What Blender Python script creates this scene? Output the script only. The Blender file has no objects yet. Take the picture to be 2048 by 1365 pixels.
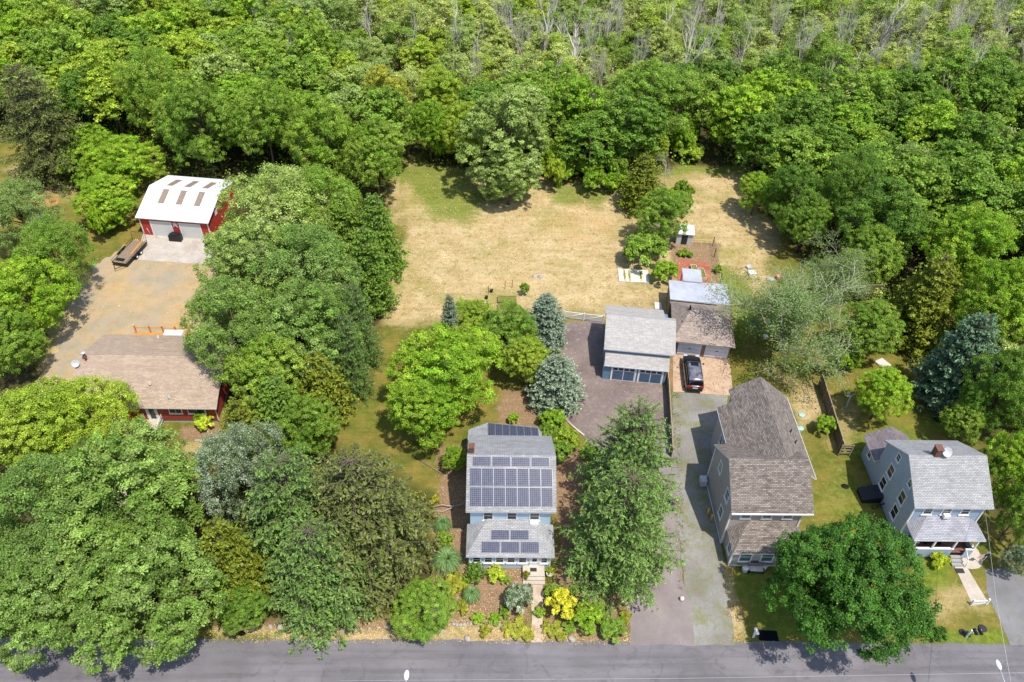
import bpy, math, random
import numpy as np
from mathutils import Vector, Matrix
from mathutils.geometry import tessellate_polygon

S = bpy.context.scene
COL = S.collection
R_ = math.radians

# ------------------------------------------------------------------ camera
FPX, CXP, CYP, CAMH = 1600.0, 1024.0, 682.5, 65.0          # focal length and centre in photo pixels, height in metres
_dn = np.array([960. - CXP, 2420. - CYP, FPX]); _dn /= np.linalg.norm(_dn)   # straight down, seen by the camera (x right, y down, z forward)
_hz = np.array([0, 0, 1.]); _hz = _hz - (_hz @ _dn) * _dn; _hz /= np.linalg.norm(_hz)
_rt = np.cross(_dn, _hz)
_yaw = R_(-1.9)
HZ = np.array([-math.sin(_yaw), math.cos(_yaw), 0]); RT = np.array([math.cos(_yaw), math.sin(_yaw), 0]); DN = np.array([0, 0, -1.])

def c2w(v):
    v = np.asarray(v, float)
    return (v @ _hz) * HZ + (v @ _rt) * RT + (v @ _dn) * DN

def P(px, py, z=0.0):
    """the place in the world, at height z, that the photo pixel shows"""
    d = c2w([px - CXP, py - CYP, FPX]); t = (z - CAMH) / d[2]
    return np.array([0, 0, CAMH]) + t * d

def W(p):
    v = np.asarray(p, float) - np.array([0, 0, CAMH])
    c = (v @ HZ) * _hz + (v @ RT) * _rt + (v @ DN) * _dn
    return CXP + FPX * c[0] / c[2], CYP + FPX * c[1] / c[2], c[2]

cam = bpy.data.cameras.new('camera'); camo = bpy.data.objects.new('camera', cam); COL.objects.link(camo)
xa, ya, za = c2w([1, 0, 0]), c2w([0, -1, 0]), c2w([0, 0, -1])
m = Matrix(((xa[0], ya[0], za[0], 0), (xa[1], ya[1], za[1], 0), (xa[2], ya[2], za[2], CAMH), (0, 0, 0, 1)))
camo.matrix_world = m
cam.sensor_width = 36; cam.lens = 36 * FPX / 2048; cam.clip_start = .5; cam.clip_end = 6000
S.camera = camo

# ------------------------------------------------------------------ light
SUN_EL, SUN_AZ = R_(66.5), math.atan2(.27, -.33)
w = bpy.data.worlds.new('World'); S.world = w; w.use_nodes = True
nt = w.node_tree; bg = nt.nodes['Background']; sky = nt.nodes.new('ShaderNodeTexSky')
sky.sky_type = 'NISHITA'; sky.sun_disc = False; sky.sun_elevation = SUN_EL; sky.sun_rotation = SUN_AZ
nt.links.new(sky.outputs[0], bg.inputs[0]); bg.inputs[1].default_value = .15
sl = bpy.data.lights.new('sun', 'SUN'); sl.energy = 3.7; sl.angle = R_(.6); sl.color = (1, .955, .88)
so = bpy.data.objects.new('sun', sl); COL.objects.link(so)
sd = Vector((math.sin(SUN_AZ) * math.cos(SUN_EL), math.cos(SUN_AZ) * math.cos(SUN_EL), math.sin(SUN_EL)))
so.rotation_euler = sd.to_track_quat('Z', 'Y').to_euler(); so.location = (0, 0, 120)
S.view_settings.view_transform = 'Standard'; S.view_settings.look = 'None'
S.view_settings.exposure = .55; S.view_settings.gamma = 1
S.cycles.max_bounces = 6; S.cycles.diffuse_bounces = 3; S.cycles.transmission_bounces = 4; S.cycles.glossy_bounces = 2
S.cycles.transparent_max_bounces = 4

# ------------------------------------------------------------------ tagging
def tag(o, label=None, cat=None, group=None, kind=None):
    if label: o['label'] = label
    if cat: o['category'] = cat
    if group: o['group'] = group
    if kind: o['kind'] = kind
    return o

def empty(name, loc, rz=0, label=None, cat=None, group=None):
    o = bpy.data.objects.new(name, None); COL.objects.link(o)
    o.location = loc; o.rotation_euler = (0, 0, rz); o.empty_display_size = .3
    return tag(o, label, cat, group)

# ------------------------------------------------------------------ node materials
def srgb(r, g, b):
    f = lambda c: (c / 12.92 if c <= .04045 else ((c + .055) / 1.055) ** 2.4)
    return (f(r / 255), f(g / 255), f(b / 255), 1)

class NT:
    def __init__(s, name):
        s.m = bpy.data.materials.new(name); s.m.use_nodes = True; s.t = s.m.node_tree; s.t.nodes.clear()
        s.out = s.t.nodes.new('ShaderNodeOutputMaterial')
    def n(s, typ, ins=None, **props):
        x = s.t.nodes.new('ShaderNode' + typ)
        for k, v in props.items(): setattr(x, k, v)
        for k, v in (ins or {}).items(): s.put(x.inputs[k], v)
        return x
    def put(s, sock, v):
        if isinstance(v, bpy.types.NodeSocket): s.t.links.new(v, sock)
        else:
            if sock.type == 'RGBA' and len(v) == 3: v = (*v, 1)
            sock.default_value = v
    def co(s, kind='Object'):
        return s.n('TexCoord').outputs[kind]
    def noise(s, scale, detail=3, rough=.55, co=None, dist=0):
        return s.n('TexNoise', {'Vector': co if co else s.co(), 'Scale': scale, 'Detail': detail, 'Roughness': rough, 'Distortion': dist}).outputs['Fac']
    def ramp(s, fac, a, b, ca=(0, 0, 0, 1), cb=(1, 1, 1, 1)):
        r = s.n('ValToRGB', {'Fac': fac}); e = r.color_ramp.elements
        e[0].position = a; e[0].color = (*ca[:3], 1); e[1].position = b; e[1].color = (*cb[:3], 1)
        return r.outputs[0]
    def mix(s, f, a, b, mode='MIX'):
        x = s.n('Mix', {0: f}, data_type='RGBA', blend_type=mode)
        s.put(x.inputs[6], a); s.put(x.inputs[7], b); return x.outputs[2]
    def math(s, op, a, b=0.0, c=None, clamp=False):
        x = s.n('Math', operation=op, use_clamp=clamp); s.put(x.inputs[0], a); s.put(x.inputs[1], b)
        if c is not None: s.put(x.inputs[2], c)
        return x.outputs[0]
    def sep(s, v):
        x = s.n('SeparateXYZ', {0: v}); return x.outputs
    def bump(s, h, strength=.4, dist=.05):
        return s.n('Bump', {'Height': h, 'Strength': strength, 'Distance': dist}).outputs[0]
    def done(s, color, rough=.8, spec=.3, metal=0., normal=None, extra=None):
        ins = {'Base Color': color, 'Roughness': rough, 'Specular IOR Level': spec, 'Metallic': metal}
        if normal is not None: ins['Normal'] = normal
        p = s.n('BsdfPrincipled', ins)
        if extra:
            for k, v in extra.items(): s.put(p.inputs[k], v)
        s.t.links.new(p.outputs[0], s.out.inputs[0]); return s.m

def m_plain(name, rgb, rough=.7, spec=.3, var=.25, scale=2.5, metal=0., bump=0):
    t = NT(name); n = t.noise(scale, 5, .65); c = srgb(*rgb)
    d = tuple(v * (1 - var) for v in c[:3])
    col = t.mix(t.ramp(n, .3, .65), d, c)
    return t.done(col, rough, spec, metal, t.bump(n, bump, .03) if bump else None)

def m_siding(name, rgb, lap=.16, dirt=.18, vert=False):
    t = NT(name); uv = t.sep(t.co('UV')); v = uv[0 if vert else 1]
    fr = t.math('FRACT', t.math('DIVIDE', v, lap))
    c = srgb(*rgb); d = tuple(x * .62 for x in c[:3])
    line = t.ramp(fr, .02, .16, d, c)
    n = t.noise(.9, 5, .6); n2 = t.noise(9, 3)
    col = t.mix(t.math('MULTIPLY', t.ramp(n, .35, .75), dirt), line, tuple(x * .45 for x in c[:3]))
    col = t.mix(t.math('MULTIPLY', t.ramp(n2, .4, .7), .12), col, (.6, .6, .6))
    return t.done(col, .6, .3, 0, t.bump(fr, .5, .02))

def m_shingle(name, c1, c2, stain=None, stain_amt=.4, bw=.32, bh=.15, mott=.4):
    t = NT(name); uv = t.co('UV')
    br = t.n('TexBrick', {'Vector': uv, 'Color1': srgb(*c1), 'Color2': srgb(*c2), 'Mortar': tuple(x * .5 for x in srgb(*c1)[:3]),
                          'Scale': 1., 'Mortar Size': .018, 'Mortar Smooth': .3, 'Bias': 0., 'Brick Width': bw, 'Row Height': bh}, offset=.5)
    br2 = t.n('TexBrick', {'Vector': uv, 'Color1': (.72, .72, .72, 1), 'Color2': (1.15, 1.15, 1.15, 1), 'Mortar': (.95, .95, .95, 1),
                           'Scale': 1., 'Mortar Size': 0., 'Bias': .1, 'Brick Width': bw * 1.9, 'Row Height': bh}, offset=.37)
    col = t.mix(mott, br.outputs[0], br2.outputs[0], 'MULTIPLY')
    st = t.noise(.5, 6, .65, dist=.6)
    col = t.mix(t.math('MULTIPLY', t.ramp(st, .42, .72), stain_amt), col, srgb(*(stain or tuple(int(x * .6) for x in c1))))
    g = t.noise(30, 3, .8); col = t.mix(.5, col, t.ramp(g, .25, .75, (.7, .7, .7), (1.25, 1.25, 1.25)), 'MULTIPLY')
    return t.done(col, .92, .15, 0, t.bump(br.outputs['Fac'], -.35, .02))

def m_metal_roof(name, rgb, pitch=.3):
    t = NT(name); uv = t.sep(t.co('UV')); fr = t.math('FRACT', t.math('DIVIDE', uv[0], pitch))
    rib = t.ramp(fr, .0, .16, (1, 1, 1), (0, 0, 0)); c = srgb(*rgb)
    n = t.noise(1.2, 5, .6); n2 = t.noise(.35, 3)
    col = t.mix(t.math('MULTIPLY', rib, .35), c, tuple(x * .5 for x in c[:3]))
    col = t.mix(t.math('MULTIPLY', t.ramp(n, .45, .75), .22), col, tuple(x * .55 for x in c[:3]))
    return t.done(col, .42, .5, 0, t.bump(rib, .6, .03))

def m_panel(name='solar_cells', dark=(34, 44, 84), light=(88, 96, 128)):
    t = NT(name); uv = t.co('UV')
    br = t.n('TexBrick', {'Vector': uv, 'Color1': srgb(*dark), 'Color2': srgb(*light), 'Mortar': srgb(140, 146, 160), 'Scale': 1., 'Mortar Size': .008,
                          'Mortar Smooth': .2, 'Brick Width': .175, 'Row Height': .175}, offset=0.)
    n = t.noise(2.2, 4, .7); n2 = t.noise(14, 3, .7)
    col = t.mix(t.math('MULTIPLY', t.ramp(n, .35, .7), .45), br.outputs[0], srgb(88, 90, 104))
    col = t.mix(t.math('MULTIPLY', t.ramp(n2, .5, .75), .3), col, srgb(104, 88, 84))
    return t.done(col, .35, .22)

def m_leaf(name, rgb, rgb2=None, trans=.28, var=.3, gloss=.25, hue=.5):
    """leaf colour = per-leaf brightness (attribute) times a tint that differs a little from plant to plant"""
    t = NT(name); a = t.n('Attribute', attribute_name='leaf').outputs['Color']
    oi = t.n('ObjectInfo').outputs['Random']
    c1 = srgb(*rgb); c2 = srgb(*(rgb2 or tuple(min(255, int(x * y)) for x, y in zip(rgb, (1.22, 1.08, .8)))))
    sp = t.n('SeparateColor', {0: a}).outputs
    base = t.mix(sp[1], c1, c2)
    tint = t.mix(oi, (1 - var * .45, 1 - var * .38, 1 - var * .2, 1), (1 + var * .5, 1 + var * .28, 1 + var * .15, 1))
    base = t.mix(1., base, tint, 'MULTIPLY')
    lum = t.n('CombineColor', {0: sp[0], 1: sp[0], 2: sp[0]}).outputs[0]
    col = t.mix(1., base, t.mix(1., lum, (2, 2, 2, 1), 'MULTIPLY'), 'MULTIPLY')
    p = t.n('BsdfPrincipled', {'Base Color': col, 'Roughness': .48, 'Specular IOR Level': gloss})
    tr = t.n('BsdfTranslucent', {'Color': t.mix(1., col, (1.25, 1.35, .6, 1), 'MULTIPLY')})
    mx = t.n('MixShader', {0: trans, 1: p.outputs[0], 2: tr.outputs[0]})
    t.t.links.new(mx.outputs[0], t.out.inputs[0]); return t.m

MT = {}
def M(k): return MT[k]

# ------------------------------------------------------------------ mesh helpers
def np_mesh(name, V, F, mat=None, leaf=None):
    """V (n,3); F (k,4) quads; leaf (n,3) stored as a point colour"""
    me = bpy.data.meshes.new(name); V = np.asarray(V, np.float32); F = np.asarray(F, np.int32)
    me.vertices.add(len(V)); me.vertices.foreach_set('co', V.ravel())
    me.loops.add(F.size); me.loops.foreach_set('vertex_index', F.ravel())
    me.polygons.add(len(F)); me.polygons.foreach_set('loop_start', np.arange(0, F.size, 4, dtype=np.int32))
    me.polygons.foreach_set('loop_total', np.full(len(F), 4, np.int32))
    me.update(calc_edges=True)
    if leaf is not None:
        at = me.color_attributes.new('leaf', 'BYTE_COLOR', 'POINT')
        c = np.ones((len(V), 4), np.float32); c[:, :leaf.shape[1]] = leaf
        at.data.foreach_set('color', c.ravel())
    if mat: me.materials.append(mat)
    return me

def add(name, me, parent=None, mat=None):
    o = bpy.data.objects.new(name, me); COL.objects.link(o)
    if parent: o.parent = parent
    return o

def auto_uv(me):
    uvl = me.uv_layers.new(name='UVMap'); vs = me.vertices
    for p in me.polygons:
        n = p.normal
        if abs(n.z) > .999: u, v = Vector((1, 0, 0)), Vector((0, 1, 0))
        else:
            u = Vector((0, 0, 1)).cross(n).normalized(); v = n.cross(u)
        for li in p.loop_indices:
            c = vs[me.loops[li].vertex_index].co
            uvl.data[li].uv = (c.dot(u), c.dot(v))

class MB:
    """collects solids and links them as one mesh"""
    def __init__(s): s.v = []; s.f = []; s.mi = []; s.sm = []
    def raw(s, vs, fs, mi=0, sm=False):
        b = len(s.v); s.v += [tuple(map(float, x)) for x in vs]; s.f += [[b + i for i in f] for f in fs]
        s.mi += [mi] * len(fs) if isinstance(mi, int) else mi; s.sm += [sm] * len(fs); return s
    def box(s, x0, y0, z0, x1, y1, z1, mi=0):
        v = [(x0, y0, z0), (x1, y0, z0), (x1, y1, z0), (x0, y1, z0), (x0, y0, z1), (x1, y0, z1), (x1, y1, z1), (x0, y1, z1)]
        return s.raw(v, [(3, 2, 1, 0), (4, 5, 6, 7), (0, 1, 5, 4), (1, 2, 6, 5), (2, 3, 7, 6), (3, 0, 4, 7)], mi)
    def rbox(s, c, size, rz=0, tilt=0, mi=0):
        m = Matrix.Translation(c) @ Matrix.Rotation(rz, 4, 'Z') @ Matrix.Rotation(tilt, 4, 'X')
        x, y, z = (q / 2 for q in size)
        v = [(-x, -y, -z), (x, -y, -z), (x, y, -z), (-x, y, -z), (-x, -y, z), (x, -y, z), (x, y, z), (-x, y, z)]
        return s.raw([m @ Vector(q) for q in v], [(3, 2, 1, 0), (4, 5, 6, 7), (0, 1, 5, 4), (1, 2, 6, 5), (2, 3, 7, 6), (3, 0, 4, 7)], mi)
    def slab(s, pts, t=.14, side=1, down=None):
        """roof or floor slab: top outline, thickness downwards; side faces take material slot 'side'"""
        n = len(pts); d = Vector(down or (0, 0, -t)); a = [Vector(p) for p in pts]
        nrm = Vector((0, 0, 0))
        for i in range(n): nrm += a[i].cross(a[(i + 1) % n])
        if nrm.z < 0: a = a[::-1]
        v = a + [p + d for p in a]
        f = [list(range(n)), [n + i for i in range(n)][::-1]] + [[(i + 1) % n, i, n + i, n + (i + 1) % n] for i in range(n)]
        return s.raw(v, f, [0, side] + [side] * n)
    def prism(s, prof, a0, a1, axis='x', mi=0):
        """outline prof in the plane across the axis, pushed from a0 to a1"""
        n = len(prof)
        mk = (lambda a, p: (a, p[0], p[1])) if axis == 'x' else (lambda a, p: (p[0], a, p[1]))
        v = [mk(a0, p) for p in prof] + [mk(a1, p) for p in prof]
        ar = sum(prof[i][0] * prof[(i + 1) % n][1] - prof[(i + 1) % n][0] * prof[i][1] for i in range(n))
        f = [list(range(n))[::-1], [n + i for i in range(n)]] + [[i, (i + 1) % n, n + (i + 1) % n, n + i] for i in range(n)]
        flip = (ar < 0) if axis == 'x' else (ar > 0)
        if (a1 < a0): flip = not flip
        if flip: f = [x[::-1] for x in f]
        return s.raw(v, f, mi)
    def tube(s, pts, r, n=8, mi=0, cap=True, sm=True):
        pts = [Vector(p) for p in pts]; rs = r if isinstance(r, (list, tuple)) else [r] * len(pts)
        v = []; f = []
        for i, p in enumerate(pts):
            d = (pts[min(i + 1, len(pts) - 1)] - pts[max(i - 1, 0)]).normalized()
            u = d.orthogonal().normalized() if i == 0 else (u - d * u.dot(d)).normalized()
            w_ = d.cross(u)
            for k in range(n):
                a = 2 * math.pi * k / n; v.append(p + (u * math.cos(a) + w_ * math.sin(a)) * rs[i])
        for i in range(len(pts) - 1):
            for k in range(n): f.append([i * n + k, i * n + (k + 1) % n, (i + 1) * n + (k + 1) % n, (i + 1) * n + k])
        s.raw(v, f, mi, sm)
        if cap:
            b = len(s.v) - len(v)
            s.f += [[b + k for k in range(n)][::-1], [b + (len(pts) - 1) * n + k for k in range(n)]]; s.mi += [mi, mi]; s.sm += [False, False]
        return s
    def lathe(s, prof, n=16, c=(0, 0, 0), mi=0, sc=(1, 1), sm=True):
        v = []; f = []
        for r, z in prof:
            for k in range(n):
                a = 2 * math.pi * k / n; v.append((c[0] + r * math.cos(a) * sc[0], c[1] + r * math.sin(a) * sc[1], c[2] + z))
        for i in range(len(prof) - 1):
            for k in range(n): f.append([i * n + k, i * n + (k + 1) % n, (i + 1) * n + (k + 1) % n, (i + 1) * n + k])
        f.append([k for k in range(n)][::-1]); f.append([(len(prof) - 1) * n + k for k in range(n)])
        return s.raw(v, f, mi, sm)
    def xf(s, M4):
        s.v = [tuple(M4 @ Vector(v)) for v in s.v]; return s
    def build(s, name, mats, parent=None, bevel=0, smooth=False, loc=None):
        me = bpy.data.meshes.new(name); me.from_pydata(s.v, [], s.f)
        for k in (mats if isinstance(mats, (list, tuple)) else [mats]): me.materials.append(k)
        nm = len(me.materials)
        me.polygons.foreach_set('material_index', [min(i, nm - 1) for i in s.mi])
        me.polygons.foreach_set('use_smooth', [bool(x or smooth) for x in s.sm])
        me.update(); auto_uv(me)
        o = add(name, me, parent)
        if loc: o.location = loc
        if bevel:
            b = o.modifiers.new('bevel', 'BEVEL'); b.width = bevel; b.segments = 2; b.limit_method = 'ANGLE'
        return o

rng = np.random.default_rng(7)
def unit(v): return v / np.maximum(np.linalg.norm(v, axis=-1, keepdims=True), 1e-9)
def rdir(n, g=None): return unit((g or rng).normal(size=(n, 3)))

def noise2(x, y, seed=0, octaves=4, base=.05):
    """smooth value noise, for ground patches and wobbly edges"""
    out = np.zeros(np.broadcast(x, y).shape); amp = 1; tot = 0
    for o in range(octaves):
        f = base * 2 ** o; X = np.asarray(x) * f + 37.1 * seed + 11 * o; Y = np.asarray(y) * f + 17.7 * seed + 5 * o
        xi = np.floor(X).astype(np.int64); yi = np.floor(Y).astype(np.int64); fx = X - xi; fy = Y - yi
        fx = fx * fx * (3 - 2 * fx); fy = fy * fy * (3 - 2 * fy)
        def h(a, b):
            k = (a * 374761393 + b * 668265263 + seed * 974711) & 0x7fffffff; k = ((k ^ (k >> 13)) * 1274126177) & 0x7fffffff
            return ((k ^ (k >> 16)) & 0xffff) / 65535.
        v = (h(xi, yi) * (1 - fx) + h(xi + 1, yi) * fx) * (1 - fy) + (h(xi, yi + 1) * (1 - fx) + h(xi + 1, yi + 1) * fx) * fy
        out += amp * v; tot += amp; amp *= .5
    return out / tot

# ------------------------------------------------------------------ ground
def G(pts): return [tuple(P(x, y)[:2]) for x, y in pts]

def poly_weight(X, Y, poly, soft):
    """1 inside, 0 outside, soft edge in metres"""
    inside = np.zeros(X.shape, bool); dist = np.full(X.shape, 1e9); n = len(poly)
    for i in range(n):
        x0, y0 = poly[i]; x1, y1 = poly[(i + 1) % n]
        c = ((y0 > Y) != (y1 > Y)); xx = (x1 - x0) * (Y - y0) / ((y1 - y0) if y1 != y0 else 1e-9) + x0
        inside ^= (c & (X < xx))
        dx, dy = x1 - x0, y1 - y0; L = dx * dx + dy * dy + 1e-9
        t = np.clip(((X - x0) * dx + (Y - y0) * dy) / L, 0, 1)
        dist = np.minimum(dist, np.hypot(X - x0 - t * dx, Y - y0 - t * dy))
    sd_ = np.where(inside, dist, -dist)
    return np.clip(sd_ / soft + .5, 0, 1)

FIELD = [(745, 645), (768, 560), (800, 470), (770, 390), (800, 320), (930, 335), (1100, 362), (1250, 385), (1345, 335), (1480, 335), (1545, 470), (1560, 560),
         (1470, 650), (1330, 640), (1320, 612), (1210, 622), (1120, 640), (1000, 640), (850, 640)]
ZONES = {   # name: list of (polygon in photo pixels, softness m, strength)
    'dry': [(FIELD, 4, .92), ([(40, 300), (140, 330), (150, 420), (60, 400)], 3, .6), ([(140, 560), (290, 500), (440, 520), (440, 640), (150, 760), (60, 760)], 3, .9),
            ([(370, 880), (430, 885), (425, 940), (365, 930)], 1, .9), ([(420, 1255), (920, 1235), (1260, 1270), (1260, 1290), (420, 1284)], 1, .8),
            ([(1430, 1140), (1462, 1130), (1490, 1285), (1462, 1285)], .8, .9), ([(1650, 900), (1720, 930), (1740, 1060), (1600, 1060), (1630, 960)], 5, .35),
            ([(1860, 1150), (1990, 1165), (1990, 1250), (1850, 1230)], 3, .55), ([(1640, 780), (1720, 800), (1740, 880), (1660, 900)], 3, .5),
            ([(1500, 740), (1620, 770), (1650, 830), (1600, 860), (1560, 790)], 2, .8), ([(0, 330), (60, 340), (40, 380), (0, 380)], 2, .6)],
    'lush': [([(930, 820), (840, 880), (700, 870), (690, 790), (760, 760)], 2, .35), ([(790, 320), (900, 335), (990, 400), (960, 440), (840, 430), (800, 380)], 5, .85),
             ([(1090, 370), (1230, 380), (1200, 420), (1080, 420)], 3, .8), ([(1445, 520), (1500, 560), (1520, 640), (1470, 700), (1450, 620)], 2, 1.),
             ([(1640, 920), (1760, 960), (1800, 1080), (1640, 1100), (1620, 1020)], 3, .45), ([(1470, 1140), (1600, 1140), (1620, 1290), (1500, 1290)], 3, .7),
             ([(1840, 1120), (1900, 1120), (1910, 1170), (1840, 1190)], 2, 1.), ([(1860, 1262), (2010, 1262), (2010, 1286), (1850, 1286)], 1, 1.),
             ([(1660, 860), (1900, 800), (1900, 870), (1700, 930)], 3, .5), ([(420, 1270), (540, 1270), (540, 1283), (420, 1283)], .5, 1.),
             ([(1220, 580), (1240, 520), (1330, 520), (1330, 610)], 3, .35), ([(1320, 330), (1480, 325), (1480, 350), (1330, 355)], 2, .8), ([(85, 310), (150, 310), (140, 420), (90, 400)], 2, .6)],
    'mulch': [([(870, 900), (940, 890), (940, 1140), (900, 1260), (860, 1200), (870, 1010)], 1.2, 1), ([(1105, 900), (1170, 900), (1200, 1180), (1110, 1240)], 1.2, 1),
              ([(920, 1140), (1055, 1140), (1060, 1245), (900, 1245)], 1, .8), ([(1090, 1170), (1260, 1170), (1260, 1285), (1090, 1285)], 1.2, .75), ([(520, 1230), (870, 1225), (900, 1260), (500, 1262)], 1, .8),
              ([(360, 855), (440, 850), (440, 880), (360, 880)], .6, .9), ([(1000, 780), (1080, 780), (1080, 850), (1000, 850)], 1.5, .8), ([(1340, 480), (1440, 490), (1445, 570), (1340, 560)], .8, .8),
              ([(1500, 740), (1640, 740), (1640, 800), (1540, 800)], 2, .35), ([(1350, 640), (1350, 780), (1335, 780), (1335, 690)], .8, .8)],
    'dirt': [([(230, 520), (430, 500), (440, 640), (250, 700), (150, 770), (60, 760), (130, 640)], 3, .55), ([(90, 300), (170, 310), (150, 400), (70, 390)], 3, .6), ([(240, 560), (420, 520), (440, 560), (300, 670)], 3, .7),
             ([(900, 540), (1080, 560), (1000, 590)], 4, .5), ([(1200, 640), (1215, 605), (1340, 610), (1330, 625)], 1, .4), ([(1120, 400), (1260, 430), (1300, 480), (1180, 500), (1040, 470)], 6, .45)],
}
def axis(lo, f0, f1, hi, fine, grow=1.35):
    a = list(np.arange(f0, f1 + 1e-6, fine)); s_ = fine
    while a[-1] < hi: s_ *= grow; a.append(a[-1] + s_)
    b = []; s_ = fine; x = f0
    while x > lo: s_ *= grow; x -= s_; b.append(x)
    return np.array(b[::-1] + a)
gx = axis(-3000, -75, 70, 3000, .42); gy = axis(-1500, 30, 125, 3500, .42)
X, Y = np.meshgrid(gx, gy, indexing='ij')
wob = (noise2(X, Y, 3, 4, .25) - .5)
Z1 = np.zeros(X.shape + (4,), np.float32)
for k, zn in enumerate(('dry', 'lush', 'mulch', 'dirt')):
    for poly, soft, st in ZONES[zn]:
        g = poly_weight(X + wob * soft * 1.6, Y + wob * soft * 1.6, G(poly), soft) * st
        Z1[..., k] = np.maximum(Z1[..., k], g)
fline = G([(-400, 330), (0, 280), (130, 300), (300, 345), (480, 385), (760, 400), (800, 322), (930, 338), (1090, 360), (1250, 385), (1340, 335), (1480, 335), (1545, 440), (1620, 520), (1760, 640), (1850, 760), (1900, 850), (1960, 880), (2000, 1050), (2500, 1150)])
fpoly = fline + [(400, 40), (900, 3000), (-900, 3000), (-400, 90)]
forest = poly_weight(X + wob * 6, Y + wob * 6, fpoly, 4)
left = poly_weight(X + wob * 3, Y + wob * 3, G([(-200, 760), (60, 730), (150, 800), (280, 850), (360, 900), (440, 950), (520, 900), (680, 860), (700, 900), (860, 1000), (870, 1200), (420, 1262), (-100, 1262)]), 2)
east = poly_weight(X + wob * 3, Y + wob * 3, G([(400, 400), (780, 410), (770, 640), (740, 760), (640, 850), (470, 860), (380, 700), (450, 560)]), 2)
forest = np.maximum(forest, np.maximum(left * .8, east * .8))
nv = X.size; V = np.stack([X.ravel(), Y.ravel(), np.zeros(nv)], 1)
idx = np.arange(nv).reshape(X.shape)
F = np.stack([idx[:-1, :-1], idx[1:, :-1], idx[1:, 1:], idx[:-1, 1:]], -1).reshape(-1, 4)
gm = np_mesh('ground', V, F)
at = gm.color_attributes.new('zones', 'FLOAT_COLOR', 'POINT'); at.data.foreach_set('color', Z1.reshape(-1, 4).ravel())
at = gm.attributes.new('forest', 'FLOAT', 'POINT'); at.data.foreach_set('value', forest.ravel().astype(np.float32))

def m_ground():
    t = NT('ground'); co = t.co('Object')
    z = t.n('Attribute', attribute_name='zones'); zs = t.n('SeparateColor', {0: z.outputs['Color']}).outputs; dirt = z.outputs['Alpha']
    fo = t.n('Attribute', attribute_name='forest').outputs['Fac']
    n1 = t.noise(.35, 6, .62, co); n2 = t.noise(1.6, 5, .65, co, .5); n3 = t.noise(9, 4, .75, co); n4 = t.noise(.12, 4, .5, co)
    col = t.mix(t.ramp(n1, .38, .64), srgb(92, 102, 40), srgb(138, 122, 62))
    col = t.mix(t.math('MULTIPLY', t.ramp(n2, .5, .7), .55), col, srgb(128, 122, 54))
    def w(a, k=.9, n=n2):
        s_ = t.math('ADD', a, t.math('MULTIPLY', t.math('SUBTRACT', n, .5), k))
        return t.ramp(s_, .25, .75)
    dryc = t.mix(t.ramp(n1, .35, .68), srgb(176, 152, 108), srgb(200, 178, 138))
    dryc = t.mix(t.math('MULTIPLY', t.ramp(n2, .5, .68), .75), dryc, srgb(152, 126, 70))
    dryc = t.mix(t.math('MULTIPLY', t.ramp(n4, .5, .64), .6), dryc, srgb(138, 132, 62))
    dryc = t.mix(t.math('MULTIPLY', t.ramp(n3, .56, .7), .6), dryc, srgb(206, 192, 166))
    col = t.mix(w(zs[0]), col, dryc)
    lush = t.mix(t.ramp(n2, .35, .65), srgb(84, 110, 32), srgb(126, 136, 50))
    col = t.mix(t.math('MULTIPLY', w(zs[1], 1.1), .85), col, lush)
    col = t.mix(t.math('MULTIPLY', w(dirt, .9), .8), col, t.mix(t.ramp(n2, .4, .6), srgb(196, 146, 98), srgb(206, 174, 132)))
    mul = t.mix(t.ramp(n3, .35, .65), srgb(120, 94, 72), srgb(166, 138, 110))
    mul = t.mix(t.math('MULTIPLY', t.ramp(n2, .55, .7), .7), mul, srgb(164, 146, 112))
    col = t.mix(w(zs[2]), col, mul)
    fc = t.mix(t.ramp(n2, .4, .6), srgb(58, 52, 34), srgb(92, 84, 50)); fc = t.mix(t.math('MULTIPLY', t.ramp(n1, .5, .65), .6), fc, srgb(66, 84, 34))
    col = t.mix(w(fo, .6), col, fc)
    mp = t.n('Mapping', {'Vector': co, 'Rotation': (0, 0, .35), 'Scale': (.16, 1.5, 1)}).outputs[0]; mp2 = t.n('Mapping', {'Vector': co, 'Rotation': (0, 0, -1.15), 'Scale': (.12, 1.1, 1)}).outputs[0]
    col = t.mix(.6, col, t.ramp(t.noise(1., 4, .7, mp, .6), .3, .7, (.8, .8, .76), (1.16, 1.15, 1.16)), 'MULTIPLY')
    col = t.mix(.5, col, t.ramp(t.noise(1., 4, .7, mp2, .5), .3, .7, (.82, .84, .78), (1.14, 1.12, 1.14)), 'MULTIPLY')
    col = t.mix(t.math('MULTIPLY', t.ramp(t.noise(.9, 6, .75, co, .3), .56, .66), t.math('MULTIPLY', zs[0], .8)), col, srgb(120, 128, 50))
    col = t.mix(.75, col, t.ramp(n3, .2, .8, (.62, .62, .6), (1.32, 1.32, 1.3)), 'MULTIPLY')
    n5 = t.noise(3.4, 5, .8, co)
    col = t.mix(.7, col, t.ramp(n5, .28, .7, (.72, .74, .7), (1.2, 1.19, 1.2)), 'MULTIPLY')
    return t.done(col, .95, .1, 0, t.bump(t.math('ADD', n3, n2), .7, .12))
gm.materials.append(m_ground())
tag(add('ground', gm), kind='structure')

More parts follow.
